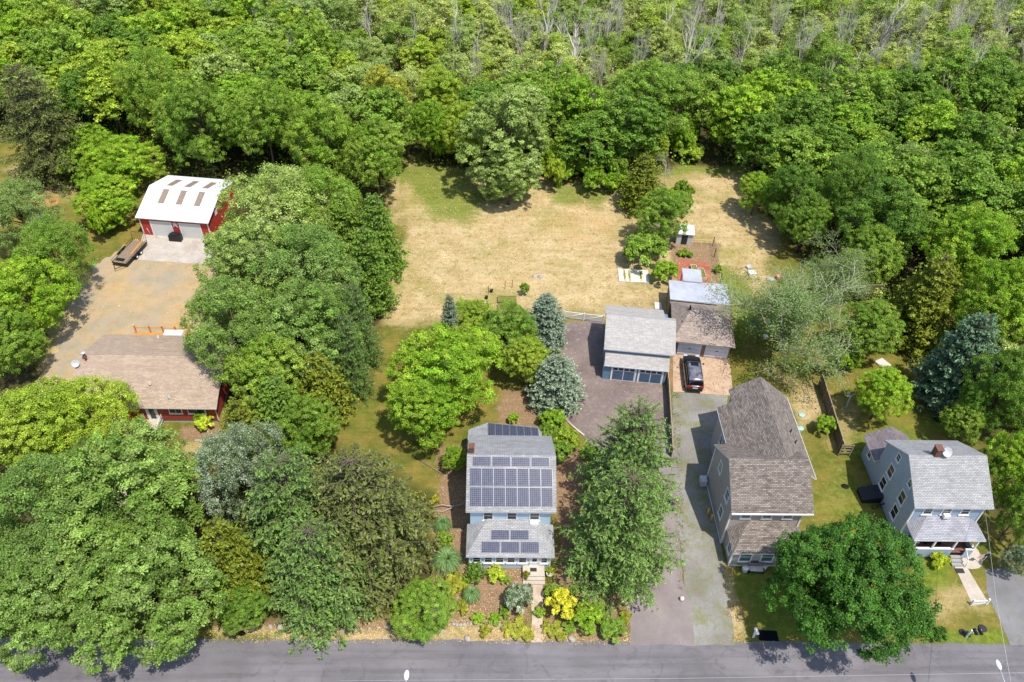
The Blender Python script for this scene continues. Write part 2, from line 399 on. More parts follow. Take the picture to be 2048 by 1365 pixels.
def m_surface(name, c1, c2, speck=None, fine=22, patch=.5, stains=None, bump=.5, weeds=0, streak=0):
    t = NT(name); co = t.co('Object')
    n1 = t.noise(patch, 6, .62, co); n2 = t.noise(fine, 4, .8, co); n3 = t.noise(2.6, 5, .7, co, .6)
    col = t.mix(t.ramp(n1, .35, .66), srgb(*c1), srgb(*c2))
    col = t.mix(.7, col, t.ramp(n2, .25, .75, (.66, .66, .66), (1.34, 1.34, 1.34)), 'MULTIPLY')
    if speck: col = t.mix(t.math('MULTIPLY', t.ramp(n3, .54, .7), .7), col, srgb(*speck))
    if stains: col = t.mix(t.math('MULTIPLY', t.ramp(t.noise(.8, 5, .6, co, 1.2), .55, .72), .7), col, srgb(*stains))
    if streak:
        s_ = t.n('Mapping', {'Vector': co, 'Scale': (.05, 1.1, 1)}).outputs[0]
        col = t.mix(t.math('MULTIPLY', t.ramp(t.noise(1, 4, .6, s_), .45, .7), streak), col, tuple(x * .55 for x in srgb(*c1)[:3]))
    if streak: col = cracks(t, col, t.n('Vector' + 'Math', {0: co, 1: t.n('Vector' + 'Math', {0: t.n('TexNoise', {'Vector': co, 'Scale': .8}).outputs['Color'], 1: (1.2, 1.2, 1.2)}, operation='MULTIPLY').outputs[0]}, operation='ADD').outputs[0])
    if weeds: col = t.mix(t.math('MULTIPLY', t.ramp(t.noise(.55, 8, .7, co, .2), .46, .7), weeds), col, srgb(112, 116, 54))
    return t.done(col, .9, .2, 0, t.bump(n2, bump, .03))

def cracks(t, col, co, scale=.22, amt=.22):
    v = t.n('TexVoronoi', {'Vector': t.n('Mapping', {'Vector': co, 'Scale': (.35, 1, 1)}).outputs[0], 'Scale': scale}, feature='DISTANCE_TO_EDGE').outputs['Distance']
    return t.mix(t.math('MULTIPLY', t.ramp(v, 0, .012, (1, 1, 1), (0, 0, 0)), amt), col, srgb(62, 60, 64))

def sheet(name, pts, z, mat, jit=.12, step=.5, world=False, label=None, cat=None, kind='structure', thick=0):
    g = list(pts) if world else G(pts); out = []
    n = len(g)
    for i in range(n):
        a, b = np.array(g[i]), np.array(g[(i + 1) % n]); L = np.linalg.norm(b - a); k = max(1, int(L / step)) if jit else 1
        for j in range(k): out.append(a + (b - a) * j / k)
    out = np.array(out)
    if jit:
        out[:, 0] += (noise2(out[:, 0], out[:, 1], 5, 3, .7) - .5) * 2.4 * jit; out[:, 1] += (noise2(out[:, 0], out[:, 1], 9, 3, .7) - .5) * 2.4 * jit
    vs = [Vector((p[0], p[1], 0)) for p in out]; tri = tessellate_polygon([vs])
    mb = MB()
    if thick:
        mb.slab([(p[0], p[1], z) for p in out], thick, side=0)
        mb.f = mb.f[2:]; mb.mi = mb.mi[2:]; mb.sm = mb.sm[2:]
        mb.f += [list(t)[::1] for t in tri]; mb.mi += [0] * len(tri); mb.sm += [False] * len(tri)
        mb.v[:len(out)] = [(p[0], p[1], z) for p in out] if True else None
        mb.v[len(out):] = [(p[0], p[1], z - thick) for p in out]
    else:
        mb.raw([(p[0], p[1], z) for p in out], [list(t) for t in tri])
    o = mb.build(name, mat)
    me = o.data
    # every top face looks up
    flip = [p.index for p in me.polygons if p.normal.z < -.5]
    if flip and not thick:
        me.flip_normals()
    return tag(o, label, cat, None, kind)

MT['asphalt'] = m_surface('asphalt', (106, 102, 104), (124, 120, 122), fine=26, patch=.18, stains=(92, 86, 90), bump=.3, streak=.5)
MT['asphalt2'] = m_surface('old_asphalt', (108, 94, 90), (130, 116, 108), fine=24, patch=.3, stains=(104, 90, 86), speck=(160, 148, 140), bump=.4)
MT['asphalt3'] = m_surface('cold_asphalt', (110, 108, 110), (130, 128, 128), fine=24, patch=.3, stains=(110, 108, 110), bump=.4, weeds=.15)
MT['gravelA'] = m_surface('pink_gravel', (124, 114, 112), (142, 132, 128), fine=16, patch=.35, speck=(130, 118, 110), bump=.8)
MT['gravelB'] = m_surface('grey_gravel', (122, 119, 112), (148, 146, 141), fine=15, patch=.22, speck=(122, 104, 76), bump=.8, weeds=.85, stains=(132, 104, 78))
MT['gravelC'] = m_surface('track_gravel', (152, 144, 128), (182, 152, 108), fine=14, patch=.14, speck=(170, 142, 104), bump=.7, weeds=.3, stains=(164, 128, 84))
MT['concrete'] = m_surface('concrete', (164, 154, 142), (186, 178, 166), fine=12, patch=.5, stains=(140, 126, 114), bump=.2)
MT['concrete2'] = m_surface('leafy_concrete', (172, 146, 120), (190, 166, 140), fine=7, patch=.7, speck=(150, 104, 82), stains=(164, 128, 104), bump=.3)
MT['paver'] = m_surface('paver', (172, 148, 128), (196, 178, 158), fine=10, patch=1.2, speck=(140, 118, 96), bump=.5)
MT['whitewalk'] = m_surface('pale_walk', (172, 160, 146), (188, 178, 164), fine=14, patch=.6, bump=.15)
MT['brick'] = m_surface('brick_paving', (150, 84, 66), (168, 102, 82), fine=9, patch=1., bump=.4, speck=(150, 74, 56))

sheet('road', [(-75, 15.5), (75, 15.5), (75, 32.75), (45, 32.8), (20, 32.85), (-15, 32.9), (-75, 33.0)], .008, M('asphalt'), .16, world=True)
sheet('garage_forecourt', [(1124, 646), (1207, 640), (1207, 757), (1330, 772), (1337, 800), (1338, 900), (1190, 900), (1146, 850), (1128, 834), (1140, 760), (1122, 700)], .012, M('asphalt2'), .1)
sheet('driveway', [(1190, 880), (1338, 880), (1350, 1000), (1366, 1160), (1380, 1210), (1388, 1290), (1260, 1290), (1262, 1258), (1250, 1200), (1200, 1000)], .016, M('gravelA'), .15)
sheet('gravel_drive', [(1345, 785), (1455, 788), (1440, 900), (1412, 960), (1440, 1090), (1452, 1140), (1470, 1290), (1382, 1290), (1372, 1180), (1350, 1020), (1343, 900)], .012, M('gravelB'), .2)
sheet('asphalt_drive', [(1968, 1140), (2010, 1136), (2100, 1180), (2200, 1290), (2018, 1290), (2000, 1240), (1976, 1190)], .012, M('asphalt3'), .12)
sheet('farm_track', [(60, 790), (110, 700), (150, 600), (205, 520), (265, 478), (300, 500), (290, 520), (432, 534), (470, 570), (450, 640), (400, 720), (160, 780)], .008, M('gravelC'), 1.1)
sheet('barn_apron', [(286, 468), (440, 479), (430, 531), (270, 520)], .03, M('concrete'), 0, thick=.03)
sheet('parking_pad', [(1346, 705), (1459, 718), (1466, 792), (1346, 784)], .03, M('concrete2'), 0, thick=.03)
sheet('brick_patio', [(1355, 519), (1418, 526), (1422, 566), (1354, 566)], .012, M('brick'), .04)
sheet('paver_walk', [(1062, 1168), (1087, 1168), (1085, 1286), (1063, 1286)], .016, M('paver'), .1, step=.3)
sheet('concrete_walk', [(1904, 1123), (1930, 1128), (1977, 1207), (1946, 1212)], .016, M('whitewalk'), 0)
cpts = [(1904, 1123), (1900, 1112), (1932, 1108), (1936, 1093), (1946, 1089), (1957, 1102), (1965, 1120), (1964, 1131), (1958, 1137), (1944, 1139), (1933, 1137), (1930, 1128)]
sheet('curved_walk', cpts, .012, M('whitewalk'), 0)

# ------------------------------------------------------------------ plants
def leaf_quads(c, n, size, g, aspect=.62, spread=(.6, 1.35)):
    N = len(c); t = unit(np.cross(n, rdir(N, g))); b = np.cross(n, t)
    s = (size * g.uniform(*spread, N))[:, None] * .5
    return np.stack([c - t * s, c + b * s * aspect, c + t * s, c - b * s * aspect], 1)

def pack(Q, L):
    Q = np.concatenate(Q); L = np.concatenate(L)
    return Q.reshape(-1, 3), np.arange(len(Q) * 4).reshape(-1, 4), np.repeat(L, 4, axis=0)

def lobed_points(g, R, z0, z1, lobes, puffs, lobe_r=(.34, .5), upper=-.5, puff_r=(.08, .15), squash=1.):
    """centres and outward directions of leaf clumps spread over a crown of overlapping lobes"""
    hz = (z1 - z0) / 2; cz = (z0 + z1) / 2; Ls = []
    for i in range(lobes):
        u = upper + (1 - upper) * (i + .5) / lobes; u = min(.97, max(-.95, u + g.uniform(-.12, .12))); ph = i * 2.39996 + g.uniform(-.5, .5)
        d = np.array([math.sqrt(max(0, 1 - u * u)) * math.cos(ph), math.sqrt(max(0, 1 - u * u)) * math.sin(ph), u])
        rl = g.uniform(*lobe_r) * g.uniform(.8, 1.15); Ls.append((d * (1 - rl) * g.uniform(.74, 1.22), rl))
    C = np.array([l[0] for l in Ls]); RL = np.array([l[1] for l in Ls])
    pc = []; pd = []; pl = []
    w_ = RL ** 2 / (RL ** 2).sum(); tries = 0
    while sum(len(x) for x in pc) < puffs and tries < 30:
        tries += 1; k = g.choice(lobes, puffs, p=w_)
        d = unit(rdir(puffs, g) + .75 * unit(C[k]) + np.array([0, 0, .35]))
        p = C[k] + d * RL[k][:, None] * g.uniform(.72, 1.14, (puffs, 1))
        dm = np.linalg.norm(p[:, None] - C[None], axis=2) / RL[None]; dm[np.arange(puffs), k] = 9
        ok = dm.min(1) > .8
        pc.append(p[ok]); pd.append(d[ok]); pl.append(k[ok])
    p = np.concatenate(pc)[:puffs]; d = np.concatenate(pd)[:puffs]; pl = np.concatenate(pl)[:puffs]
    p = p * np.array([R, R, hz]) + np.array([0, 0, cz]); d = unit(d / np.array([1, 1, max(.6, hz / R)]))
    return p, d, C * np.array([R, R, hz]) + np.array([0, 0, cz]), g.uniform(*puff_r, len(p)) * R, pl

def crown_broad(seed, R, z0, z1, lobes=14, puffs=190, lpp=150, leaf=.24, flat=.62, lobe_r=(.34, .5), upper=-.5, puff_r=(.08, .15), ragged=.25, fill=.22):
    g = np.random.default_rng(seed)
    p, d, LC, pr, pl = lobed_points(g, R, z0, z1, lobes, puffs, lobe_r, upper, puff_r)
    n = len(p); k = np.repeat(np.arange(n), lpp); N = len(k)
    e = unit(rdir(N, g) + .5 * d[k] + np.array([0, 0, .25])); rr = g.uniform(.35, 1, N) ** .5 * (1 + ragged * g.normal(size=N) * .6)
    c = p[k] + e * (pr[k] * rr)[:, None] * np.array([1, 1, flat])
    nn = unit(e * .5 + d[k] * .25 + np.array([0, 0, .55]) + .55 * g.normal(size=(N, 3)))
    Q = leaf_quads(c, nn, leaf, g)
    lum = np.clip(.5 * (1 + .2 * g.normal(size=n)[k] + .2 * g.normal(size=N)), .2, .95)
    hue = np.clip(.35 + .18 * g.normal(size=n)[k] + .2 * g.normal(size=N) + .12 * g.normal(size=lobes)[pl][k], 0, 1)
    if fill:      # foliage deeper inside the crown
        m_ = int(N * fill); kk = g.integers(0, len(LC), m_); rl = np.mean(lobe_r) * R
        ci = LC[kk] * np.array([.8, .8, 1]) + rdir(m_, g) * (rl * .6 * g.uniform(.4, 1, (m_, 1))); Qi = leaf_quads(ci, unit(g.normal(size=(m_, 3)) + np.array([0, 0, .8])), leaf * 1.5, g)
        return np.concatenate([Q, Qi]), np.concatenate([np.stack([lum, hue, np.zeros(N)], 1), np.stack([np.full(m_, .46), np.full(m_, .3), np.zeros(m_)], 1)]), LC, p
    return Q, np.stack([lum, hue, np.zeros(N)], 1), LC, p

def limbs(seed, LC, P_, R, z0, r0, lean=0, tips=40):
    """trunk with limbs to each lobe and twigs to some of the clumps"""
    g = np.random.default_rng(seed + 99); mb = MB(); top = float(LC[:, 2].max())
    tr = [Vector((0, 0, -.1)), Vector((g.normal() * .1, g.normal() * .1, z0 * .6 + .3)), Vector((g.normal() * .25, g.normal() * .25, (z0 + top) / 2)), Vector((g.normal() * .4, g.normal() * .4, top))]
    mb.tube(tr, [r0, r0 * .75, r0 * .45, r0 * .12], 7)
    for i, c in enumerate(LC):
        f = min(.95, max(.18, (c[2] * .62) / top)); a = tr[1].lerp(tr[3], f) if f > .3 else tr[1]
        c = Vector(c); mid = a.lerp(c, .5) + Vector((0, 0, .12 * (c - a).length))
        mb.tube([a, mid, c], [r0 * .32, r0 * .2, r0 * .07], 5)
        dist = np.linalg.norm(P_ - np.array(c), axis=1)
        for j in np.argsort(dist)[:max(1, tips // len(LC))]:
            q = Vector(P_[j]); mb.tube([c, c.lerp(q, .5) + Vector(g.normal(size=3) * .15), c.lerp(q, 1.14)], [r0 * .1, r0 * .07, r0 * .04], 4, cap=False)
    return mb

def conifer(seed, H, R, rings=24, per=9, twigs=13, leaf=.34, z0=.9, droop=.18, shape=.85, dens=3, upturn=.0, tipw=.12, aspect=.3, gap=.16, bare=.0, br=.05, tl=.34):
    """spruce: trunk, whorls of branches, hanging twigs set along each branch"""
    g = np.random.default_rng(seed); Q = []; L = []; mb = MB()
    mb.tube([(0, 0, -.1), (0, 0, H * .5), (0, 0, H * .99)], [.028 * H * .6, .016 * H * .6, .01], 7)
    for i in range(rings):
        f = (i + g.uniform(-.3, .3)) / rings; f = min(max(f, 0), .98); z = z0 + (H - z0) * f
        Lr = R * (1 - f) ** shape + .12
        if f < .12: Lr *= .82 + f * 1.5
        for j in range(max(4, int(per * (1 - f * .35)))):
            a = 2 * math.pi * (j + g.uniform(-.35, .35)) / per + i * 1.7; l = Lr * g.uniform(.72, 1.12)
            s = np.linspace(0, 1, 7); up = .25 * (1 - f) if False else 0
            zz = z - droop * l * (s ** 1.3) * (1.2 - f) + upturn * l * s ** 3 + (.3 * f) * l * s
            pts = np.stack([np.cos(a) * l * s, np.sin(a) * l * s, zz], 1)
            mb.tube([tuple(q) for q in pts[::2]], [br * (.4 + .6 * (1 - f)), br * .5, br * .3, br * .12], 4, cap=False)
            m = max(3, int(twigs * l / R + 2)); t = g.uniform(max(gap, bare), 1, m) ** .8
            bp = np.stack([np.interp(t, s, pts[:, q]) for q in range(3)], 1); side = np.array([-math.sin(a), math.cos(a), 0]); out = np.array([math.cos(a), math.sin(a), 0])
            sg = g.choice([-1, 1], m)[:, None]; tl_ = (l * tl * (1.15 - t) + .18) * g.uniform(.6, 1.2, m)
            td = unit(side * sg + out * g.uniform(.35, 1.1, (m, 1)) + np.array([0, 0, -.12]) + .2 * g.normal(size=(m, 3)))
            nq = np.maximum(2, (tl_ / leaf * dens).astype(int)); kk = np.repeat(np.arange(m), nq); u = g.uniform(0, 1, len(kk))
            c = bp[kk] + td[kk] * (tl_[kk] * u)[:, None] + g.normal(size=(len(kk), 3)) * np.array([.05, .05, .05]) - np.array([0, 0, 1]) * (u * droop * tl_[kk] * 1.1 + .05)[:, None]
            dirv = unit(td[kk] + .45 * g.normal(size=(len(kk), 3)) + np.array([0, 0, -.25])); nn = unit(np.array([0, 0, 1.]) + .55 * g.normal(size=(len(kk), 3)))
            b = unit(np.cross(nn, dirv)); sz = (leaf * g.uniform(.6, 1.3, len(kk)))[:, None] * .5
            Q.append(np.stack([c - dirv * sz, c + b * sz * aspect, c + dirv * sz, c - b * sz * aspect], 1))
            lum = np.clip(.42 + tipw * u + .1 * g.normal(size=len(kk)) + .1 * (t[kk] - .5), .15, .95)
            L.append(np.stack([lum, np.clip(.3 + .5 * t[kk] * u + .15 * g.normal(size=len(kk)), 0, 1), u * 0], 1))
    return np.concatenate(Q), np.concatenate(L), mb

def skeleton(seed, H, r0, levels=4, spread=.6, kids=(3, 5), up=.25, fork=.18, shrink=.62, first=.28):
    g = np.random.default_rng(seed); mb = MB(); tips = []
    def grow(p, d, l, r, lev):
        n = 4; pts = [p]; q = Vector(p); dd = Vector(d)
        for i in range(n):
            dd = (dd + Vector(g.normal(size=3) * .13) + Vector((0, 0, up * .12))).normalized(); q = q + dd * (l / n); pts.append(q.copy())
        mb.tube(pts, [max(.012 * H / 10, r * (1 - .72 * i / n)) for i in range(n + 1)], 6 if lev == 0 else (4 if lev < 3 else 3), cap=False)
        if lev >= levels: tips.append((np.array(pts[-1]), np.array(dd))); tips.append((np.array(pts[2]), np.array(dd))); return
        for k in range(int(g.integers(*kids)) + (2 if lev == 0 else 0)):
            f = g.uniform(first if lev == 0 else .25, 1); i = min(n - 1, int(f * n)); b = pts[i].lerp(pts[i + 1], f * n - i)
            ax = Vector(rdir(1, g)[0]); s_ = (ax - dd * ax.dot(dd)).normalized()
            grow(b, (dd * (1 - spread) + s_ * spread + Vector((0, 0, up))).normalized(), l * shrink * g.uniform(.7, 1.15), r * .5 * (1.1 - f * .4), lev + 1)
        tips.append((np.array(pts[-1]), np.array(dd)))
    grow(Vector((0, 0, -.1)), Vector((0, 0, 1)), H * .62, r0, 0)
    return mb, tips

LEAF = dict(
    maple=m_leaf('maple_leaf', (108, 140, 52), (152, 176, 94)), bright=m_leaf('bright_leaf', (118, 160, 32), (168, 190, 60)), dark=m_leaf('dark_leaf', (90, 128, 36), (134, 162, 60)),
    mid=m_leaf('mid_leaf', (112, 148, 42), (156, 178, 72)), pale=m_leaf('pale_leaf', (126, 152, 64), (174, 190, 116)), silver=m_leaf('silver_leaf', (78, 104, 52), (188, 200, 174), gloss=.5),
    willow=m_leaf('willow_leaf', (138, 166, 42), (180, 194, 72)), olive=m_leaf('olive_leaf', (104, 120, 28), (142, 150, 46), var=.12), street=m_leaf('street_leaf', (66, 112, 34), (102, 144, 52)),
    spruce=m_leaf('spruce_needle', (76, 90, 38), (124, 130, 66), trans=.15, var=.1), green_spruce=m_leaf('green_spruce_needle', (76, 110, 40), (136, 166, 84), trans=.18, var=.1),
    blue=m_leaf('blue_needle', (80, 104, 78), (142, 158, 134), trans=.12), lime=m_leaf('lime_leaf', (168, 192, 50), (204, 208, 70)), yellow=m_leaf('yellow_leaf', (196, 196, 44), (222, 220, 86)),
    gold=m_leaf('gold_leaf', (154, 160, 52), (188, 182, 66)), grass=m_leaf('grass_blade', (96, 132, 74), (134, 164, 104)), swamp=m_leaf('swamp_leaf', (150, 168, 72), (198, 206, 130)), sparse=m_leaf('sparse_leaf', (110, 138, 62), (142, 164, 88)))
BARK = m_plain('bark', (112, 100, 86), .9, .1, .45, 4, bump=.5); PALEBARK = m_plain('pale_bark', (176, 166, 150), .9, .1, .35, 4, bump=.4); TWIG = m_plain('grey_twig', (176, 170, 150), .9, .1, .3, 3)
SNAG = m_plain('bleached_wood', (206, 198, 184), .9, .1, .25, 5)

LEAF['bluegreen'] = m_leaf('blue_green_needle', (66, 96, 62), (118, 144, 106), trans=.12)
PROTO = {}
def proto(key, R, H, crown, trunk, bark=BARK):
    PROTO[key] = (R, H, crown, trunk, bark)

def mk_broad(key, seed, R, H, z0, bark=BARK, tips=40, r0=.26, **kw):
    Q, L, LC, pts = crown_broad(seed, R, z0, H, **kw)
    V, F, C = pack([Q], [L]); me = np_mesh('crown', V, F, LEAF['mid'], C)
    tb = limbs(seed, LC, pts, R, z0, r0, tips=tips); to = tb.build('trunk', bark); tm = to.data; bpy.data.objects.remove(to)
    proto(key, R, H, me, tm)
    return Q, L

# near trees (many small leaves), far trees (fewer, larger)
mk_broad('round_a', 1, 6, 12, 2.2, lobes=17, puffs=520, lpp=80, leaf=.195, tips=90, puff_r=(.05, .1), ragged=.5)
mk_broad('round_b', 2, 6, 12, 1.6, lobes=14, puffs=500, lpp=80, leaf=.195, lobe_r=(.26, .5), tips=90, puff_r=(.05, .1), ragged=.45)
mk_broad('round_c', 3, 6, 13, 1.2, lobes=24, puffs=560, lpp=78, leaf=.19, lobe_r=(.22, .42), upper=-.7, tips=70, puff_r=(.05, .1), ragged=.5)
mk_broad('fine_a', 4, 6, 13, 1.5, lobes=24, puffs=600, lpp=74, leaf=.165, lobe_r=(.24, .42), puff_r=(.05, .1), flat=.9, ragged=.7, tips=140, bark=PALEBARK)
mk_broad('tall_a', 5, 5, 14, 1.2, lobes=24, puffs=500, lpp=74, leaf=.19, lobe_r=(.24, .4), upper=-.85, tips=60, puff_r=(.05, .1), ragged=.55)
mk_broad('street_a', 6, 7, 11, 1.6, lobes=24, puffs=720, lpp=86, leaf=.19, lobe_r=(.22, .44), upper=-.35, puff_r=(.045, .085), tips=60, fill=.4, ragged=.4)
mk_broad('mid_a', 11, 4.2, 12, 2.0, lobes=13, puffs=300, lpp=44, puff_r=(.06, .12), ragged=.6, leaf=.27, tips=24, r0=.2)
mk_broad('mid_b', 12, 4.2, 12, 1.4, lobes=16, puffs=320, lpp=42, puff_r=(.06, .12), ragged=.6, leaf=.26, lobe_r=(.26, .42), upper=-.8, tips=24, r0=.2)
mk_broad('mid_c', 13, 4.2, 13, 3.0, lobes=12, puffs=260, lpp=40, puff_r=(.07, .14), leaf=.26, lobe_r=(.24, .5), tips=34, r0=.2, ragged=.6)
mk_broad('thin_a', 14, 3.0, 12, 3.0, lobes=10, puffs=170, lpp=26, leaf=.21, lobe_r=(.2, .4), tips=60, r0=.14, ragged=.9, puff_r=(.12, .24), bark=PALEBARK)
mk_broad('thin_b', 15, 2.6, 13, 2.5, lobes=12, puffs=170, lpp=24, leaf=.21, lobe_r=(.2, .36), tips=70, r0=.14, ragged=1., puff_r=(.12, .24), upper=-.8, bark=PALEBARK)
mk_broad('shrub_a', 21, 2, 2.4, .1, lobes=10, puffs=110, lpp=60, leaf=.17, lobe_r=(.3, .5), upper=-.1, tips=12, r0=.07)
mk_broad('shrub_b', 22, 2, 2.6, .1, lobes=14, puffs=130, lpp=56, leaf=.2, lobe_r=(.25, .42), upper=0, tips=12, r0=.07, ragged=.5)
mk_broad('hedge', 23, 1.6, 1.9, .05, lobes=9, puffs=120, lpp=60, leaf=.1, lobe_r=(.42, .55), upper=-.2, puff_r=(.06, .1), tips=6, r0=.05)
mk_broad('hosta', 24, 1.3, .9, .02, lobes=8, puffs=60, lpp=26, leaf=.3, lobe_r=(.34, .5), upper=.1, tips=2, r0=.03)

def mk_conifer(key, seed, H, R, bark=BARK, **kw):
    Q, L, mb = conifer(seed, H, R, **kw); V, F, C = pack([Q], [L]); me = np_mesh('crown', V, F, LEAF['spruce'], C)
    to = mb.build('trunk', bark); tm = to.data; bpy.data.objects.remove(to); proto(key, R, H, me, tm)
mk_conifer('spruce_a', 31, 15, 6, rings=28, per=11, twigs=26, leaf=.27, dens=4.3, aspect=.38, droop=.3, shape=.55, br=.09, tl=.27, upturn=.1, bark=TWIG)
mk_conifer('spruce_b', 32, 15, 6, rings=27, per=10, twigs=28, leaf=.26, dens=4.8, aspect=.34, droop=.34, shape=.5, br=.1, tl=.25, upturn=.22, gap=.1, bark=TWIG)
mk_conifer('blue_a', 33, 9, 2.8, rings=30, per=13, twigs=15, leaf=.2, dens=4.4, aspect=.5, droop=.05, shape=.5, upturn=.15, z0=.3, tipw=.25)
mk_conifer('cedar', 34, 9, 3, rings=30, per=11, twigs=13, leaf=.24, dens=4, aspect=.5, droop=-.12, shape=.6, z0=.2, br=.03)

def mk_skel(key, seed, H, R, bark, leaf=None, n=0, thick=.02, **kw):
    mb, tips = skeleton(seed, H, thick * H, **kw); to = mb.build('trunk', bark); tm = to.data; bpy.data.objects.remove(to)
    hh = max(v[2] for v in mb.v); rr = np.percentile([math.hypot(v[0], v[1]) for v in mb.v], 97); cm = None
    if leaf:
        g = np.random.default_rng(seed); T = np.array([t[0] for t in tips]); k = np.repeat(np.arange(len(T)), n)
        c = T[k] + g.normal(size=(len(k), 3)) * .22; Q = leaf_quads(c, unit(g.normal(size=(len(k), 3)) + np.array([0, 0, .8])), leaf, g)
        V, F, C = pack([Q], [np.stack([np.clip(.5 + .12 * g.normal(size=len(k)), .2, .9), np.clip(.4 + .25 * g.normal(size=len(k)), 0, 1), k * 0], 1)]); cm = np_mesh('crown', V, F, LEAF['sparse'], C)
    proto(key, rr, hh, cm, tm, bark)
mk_skel('sparse', 41, 12, 6, TWIG, .12, 13, levels=4, kids=(5, 7), spread=.55, up=.2, shrink=.66, first=.12, thick=.024)
mk_skel('snag_a', 42, 10, 3, SNAG, thick=.036, levels=4, kids=(3, 5), spread=.5, up=.3)
mk_skel('snag_b', 43, 10, 3, SNAG, thick=.034, levels=3, kids=(3, 4), spread=.42, up=.35, first=.5)
mk_skel('snag_c', 44, 9, 3, SNAG, thick=.03, levels=4, kids=(3, 5), spread=.62, up=.12, first=.3)

BASE = {}
def plant(key, name, x, y, R, H, mat, rz=None, label=None, cat='tree', group=None, bark=None, crown='crown', trunk='trunk', z=0):
    """one plant: an empty at its foot, crown and trunk hung under it; later ones are copies of the first"""
    R0, H0, cm, tm, bk = PROTO[key]
    if (key, name) in BASE:
        b = BASE[key, name]; o = b.copy(); COL.objects.link(o)
        for k in ('group',):
            if k in o: del o[k]
        kids = []
        for ch in b.children_recursive:
            c = ch.copy(); COL.objects.link(c); c.parent = o; kids.append(c)
    else:
        o = empty(name, (0, 0, 0)); kids = []
        if cm: kids.append(add(crown, cm, o))
        kids.append(add(trunk, tm, o)); BASE[key, name] = o
    o.location = (x, y, z); o.rotation_euler = (0, 0, float(rng.uniform(0, 6.28)) if rz is None else rz); o.scale = (R / R0, R / R0, H / H0)
    for c in kids:
        isc = c.name.split('.')[0] == crown and cm is not None
        c.material_slots[0].link = 'OBJECT'; c.material_slots[0].material = (LEAF[mat] if isc else (bark or bk))
    tag(o, label, cat, group)
    return o

PLACED = []
def tree(px, py, rpx, H, key, mat, label, group=None, zc=.55, name='broadleaf_tree', cat='tree', bark=None, rz=None, sep=True):
    """crown centre at a photo pixel, crown radius in photo pixels, height in metres"""
    c = P(px, py, H * zc); depth = W((c[0], c[1], H * zc))[2]; R = rpx * depth / FPX
    if sep: PLACED.append((c[0], c[1], R))
    return plant(key, name, c[0], c[1], R, H, mat, rz, label, cat, group, bark)
def bush(px, py, rpx, H, key, mat, label, name='shrub', cat='shrub', group=None, rz=None):
    return tree(px, py, rpx, H, key, mat, label, group, .5, name, cat, None, rz, False)

# ---- trees that can be told apart, front row first
tree(262, 1010, 165, 13, 'round_c', 'maple', 'widest grey-green maple in front of the red ranch house porch steps', bark=PALEBARK)
tree(105, 1060, 140, 13, 'fine_a', 'maple', 'greyish maple with bare pale twigs at the left edge of the photo, above the road')
tree(300, 1200, 140, 11, 'round_a', 'maple', 'roadside maple whose crown overhangs the road in the lower left and shades the asphalt')
tree(75, 1215, 120, 11, 'round_b', 'maple', 'maple in the bottom left corner beside the road')
tree(190, 1150, 110, 10, 'round_c', 'maple', 'maple squeezed between the other roadside maples at lower left')
tree(75, 860, 110, 11, 'round_b', 'willow', 'yellow-green tree at the left edge below the gravel track')
tree(190, 845, 95, 9, 'fine_a', 'willow', 'yellow-green tree hiding the left front corner of the ranch house roof', zc=.55)
tree(55, 600, 88, 10, 'round_a', 'bright', 'bright green maple at the left edge beside the gravel track')
tree(20, 680, 70, 9, 'round_c', 'mid', 'mid green tree at the left edge just above the gravel track shadow')
tree(110, 520, 75, 11, 'fine_a', 'mid', 'feathery green tree left of the black flatbed trailer')
tree(35, 430, 68, 10, 'fine_a', 'pale', 'pale feathery tree at the left edge beside the small white shed')
tree(70, 235, 100, 18, 'spruce_a', 'spruce', 'big olive brown spruce at the far upper left of the yard', name='spruce_tree')
tree(215, 400, 62, 7, 'round_b', 'bright', 'vivid green small tree left of the red barn')
tree(250, 330, 66, 8, 'round_c', 'bright', 'vivid green vine-covered tree behind the left corner of the barn')
tree(180, 300, 56, 7, 'round_a', 'bright', 'round bright tree between the big olive spruce and the barn')
tree(560, 440, 120, 13, 'fine_a', 'pale', 'large pale green maple covering the right end of the barn')
tree(655, 430, 80, 13, 'fine_a', 'mid', 'feathery tree beside the dark arborvitae wall, top of the big grove')
tree(520, 530, 105, 13, 'round_c', 'pale', 'pale silvery maple in the middle of the grove right of the gravel track')
tree(610, 560, 110, 13, 'fine_a', 'maple', 'grey-green maple in the heart of the big grove')
tree(470, 660, 100, 12, 'fine_a', 'maple', 'grey-green maple overhanging the right end of the ranch house roof')
tree(600, 670, 110, 12, 'round_c', 'maple', 'large maple in the lower part of the grove')
tree(540, 745, 85, 10, 'round_b', 'mid', 'green tree beside the right gable of the ranch house')
tree(755, 470, 62, 12, 'cedar', 'dark', 'dark pointed arborvitae at the edge of the dry field', name='arborvitae', zc=.5)
tree(735, 540, 62, 12, 'cedar', 'dark', 'dark arborvitae beside the dry field, lower one of the pair', name='arborvitae', zc=.5)
tree(690, 470, 60, 12, 'cedar', 'mid', 'arborvitae tucked inside the grove beside the field', name='arborvitae', zc=.5)
tree(715, 650, 55, 12, 'spruce_b', 'green_spruce', 'thin grey-green spruce at the right end of the grove', name='spruce_tree', zc=.5)
tree(700, 720, 50, 12, 'spruce_b', 'green_spruce', 'dim drooping spruce above the side lawn', name='spruce_tree', zc=.45)
tree(640, 770, 70, 9, 'cedar', 'olive', 'olive yew-like tree above the side lawn', name='cedar_tree', zc=.5)
tree(560, 820, 75, 9, 'cedar', 'dark', 'dark green cedar just right of the ranch house garden', name='cedar_tree', zc=.5)
tree(620, 860, 60, 8, 'round_c', 'mid', 'green tree at the left edge of the side lawn')
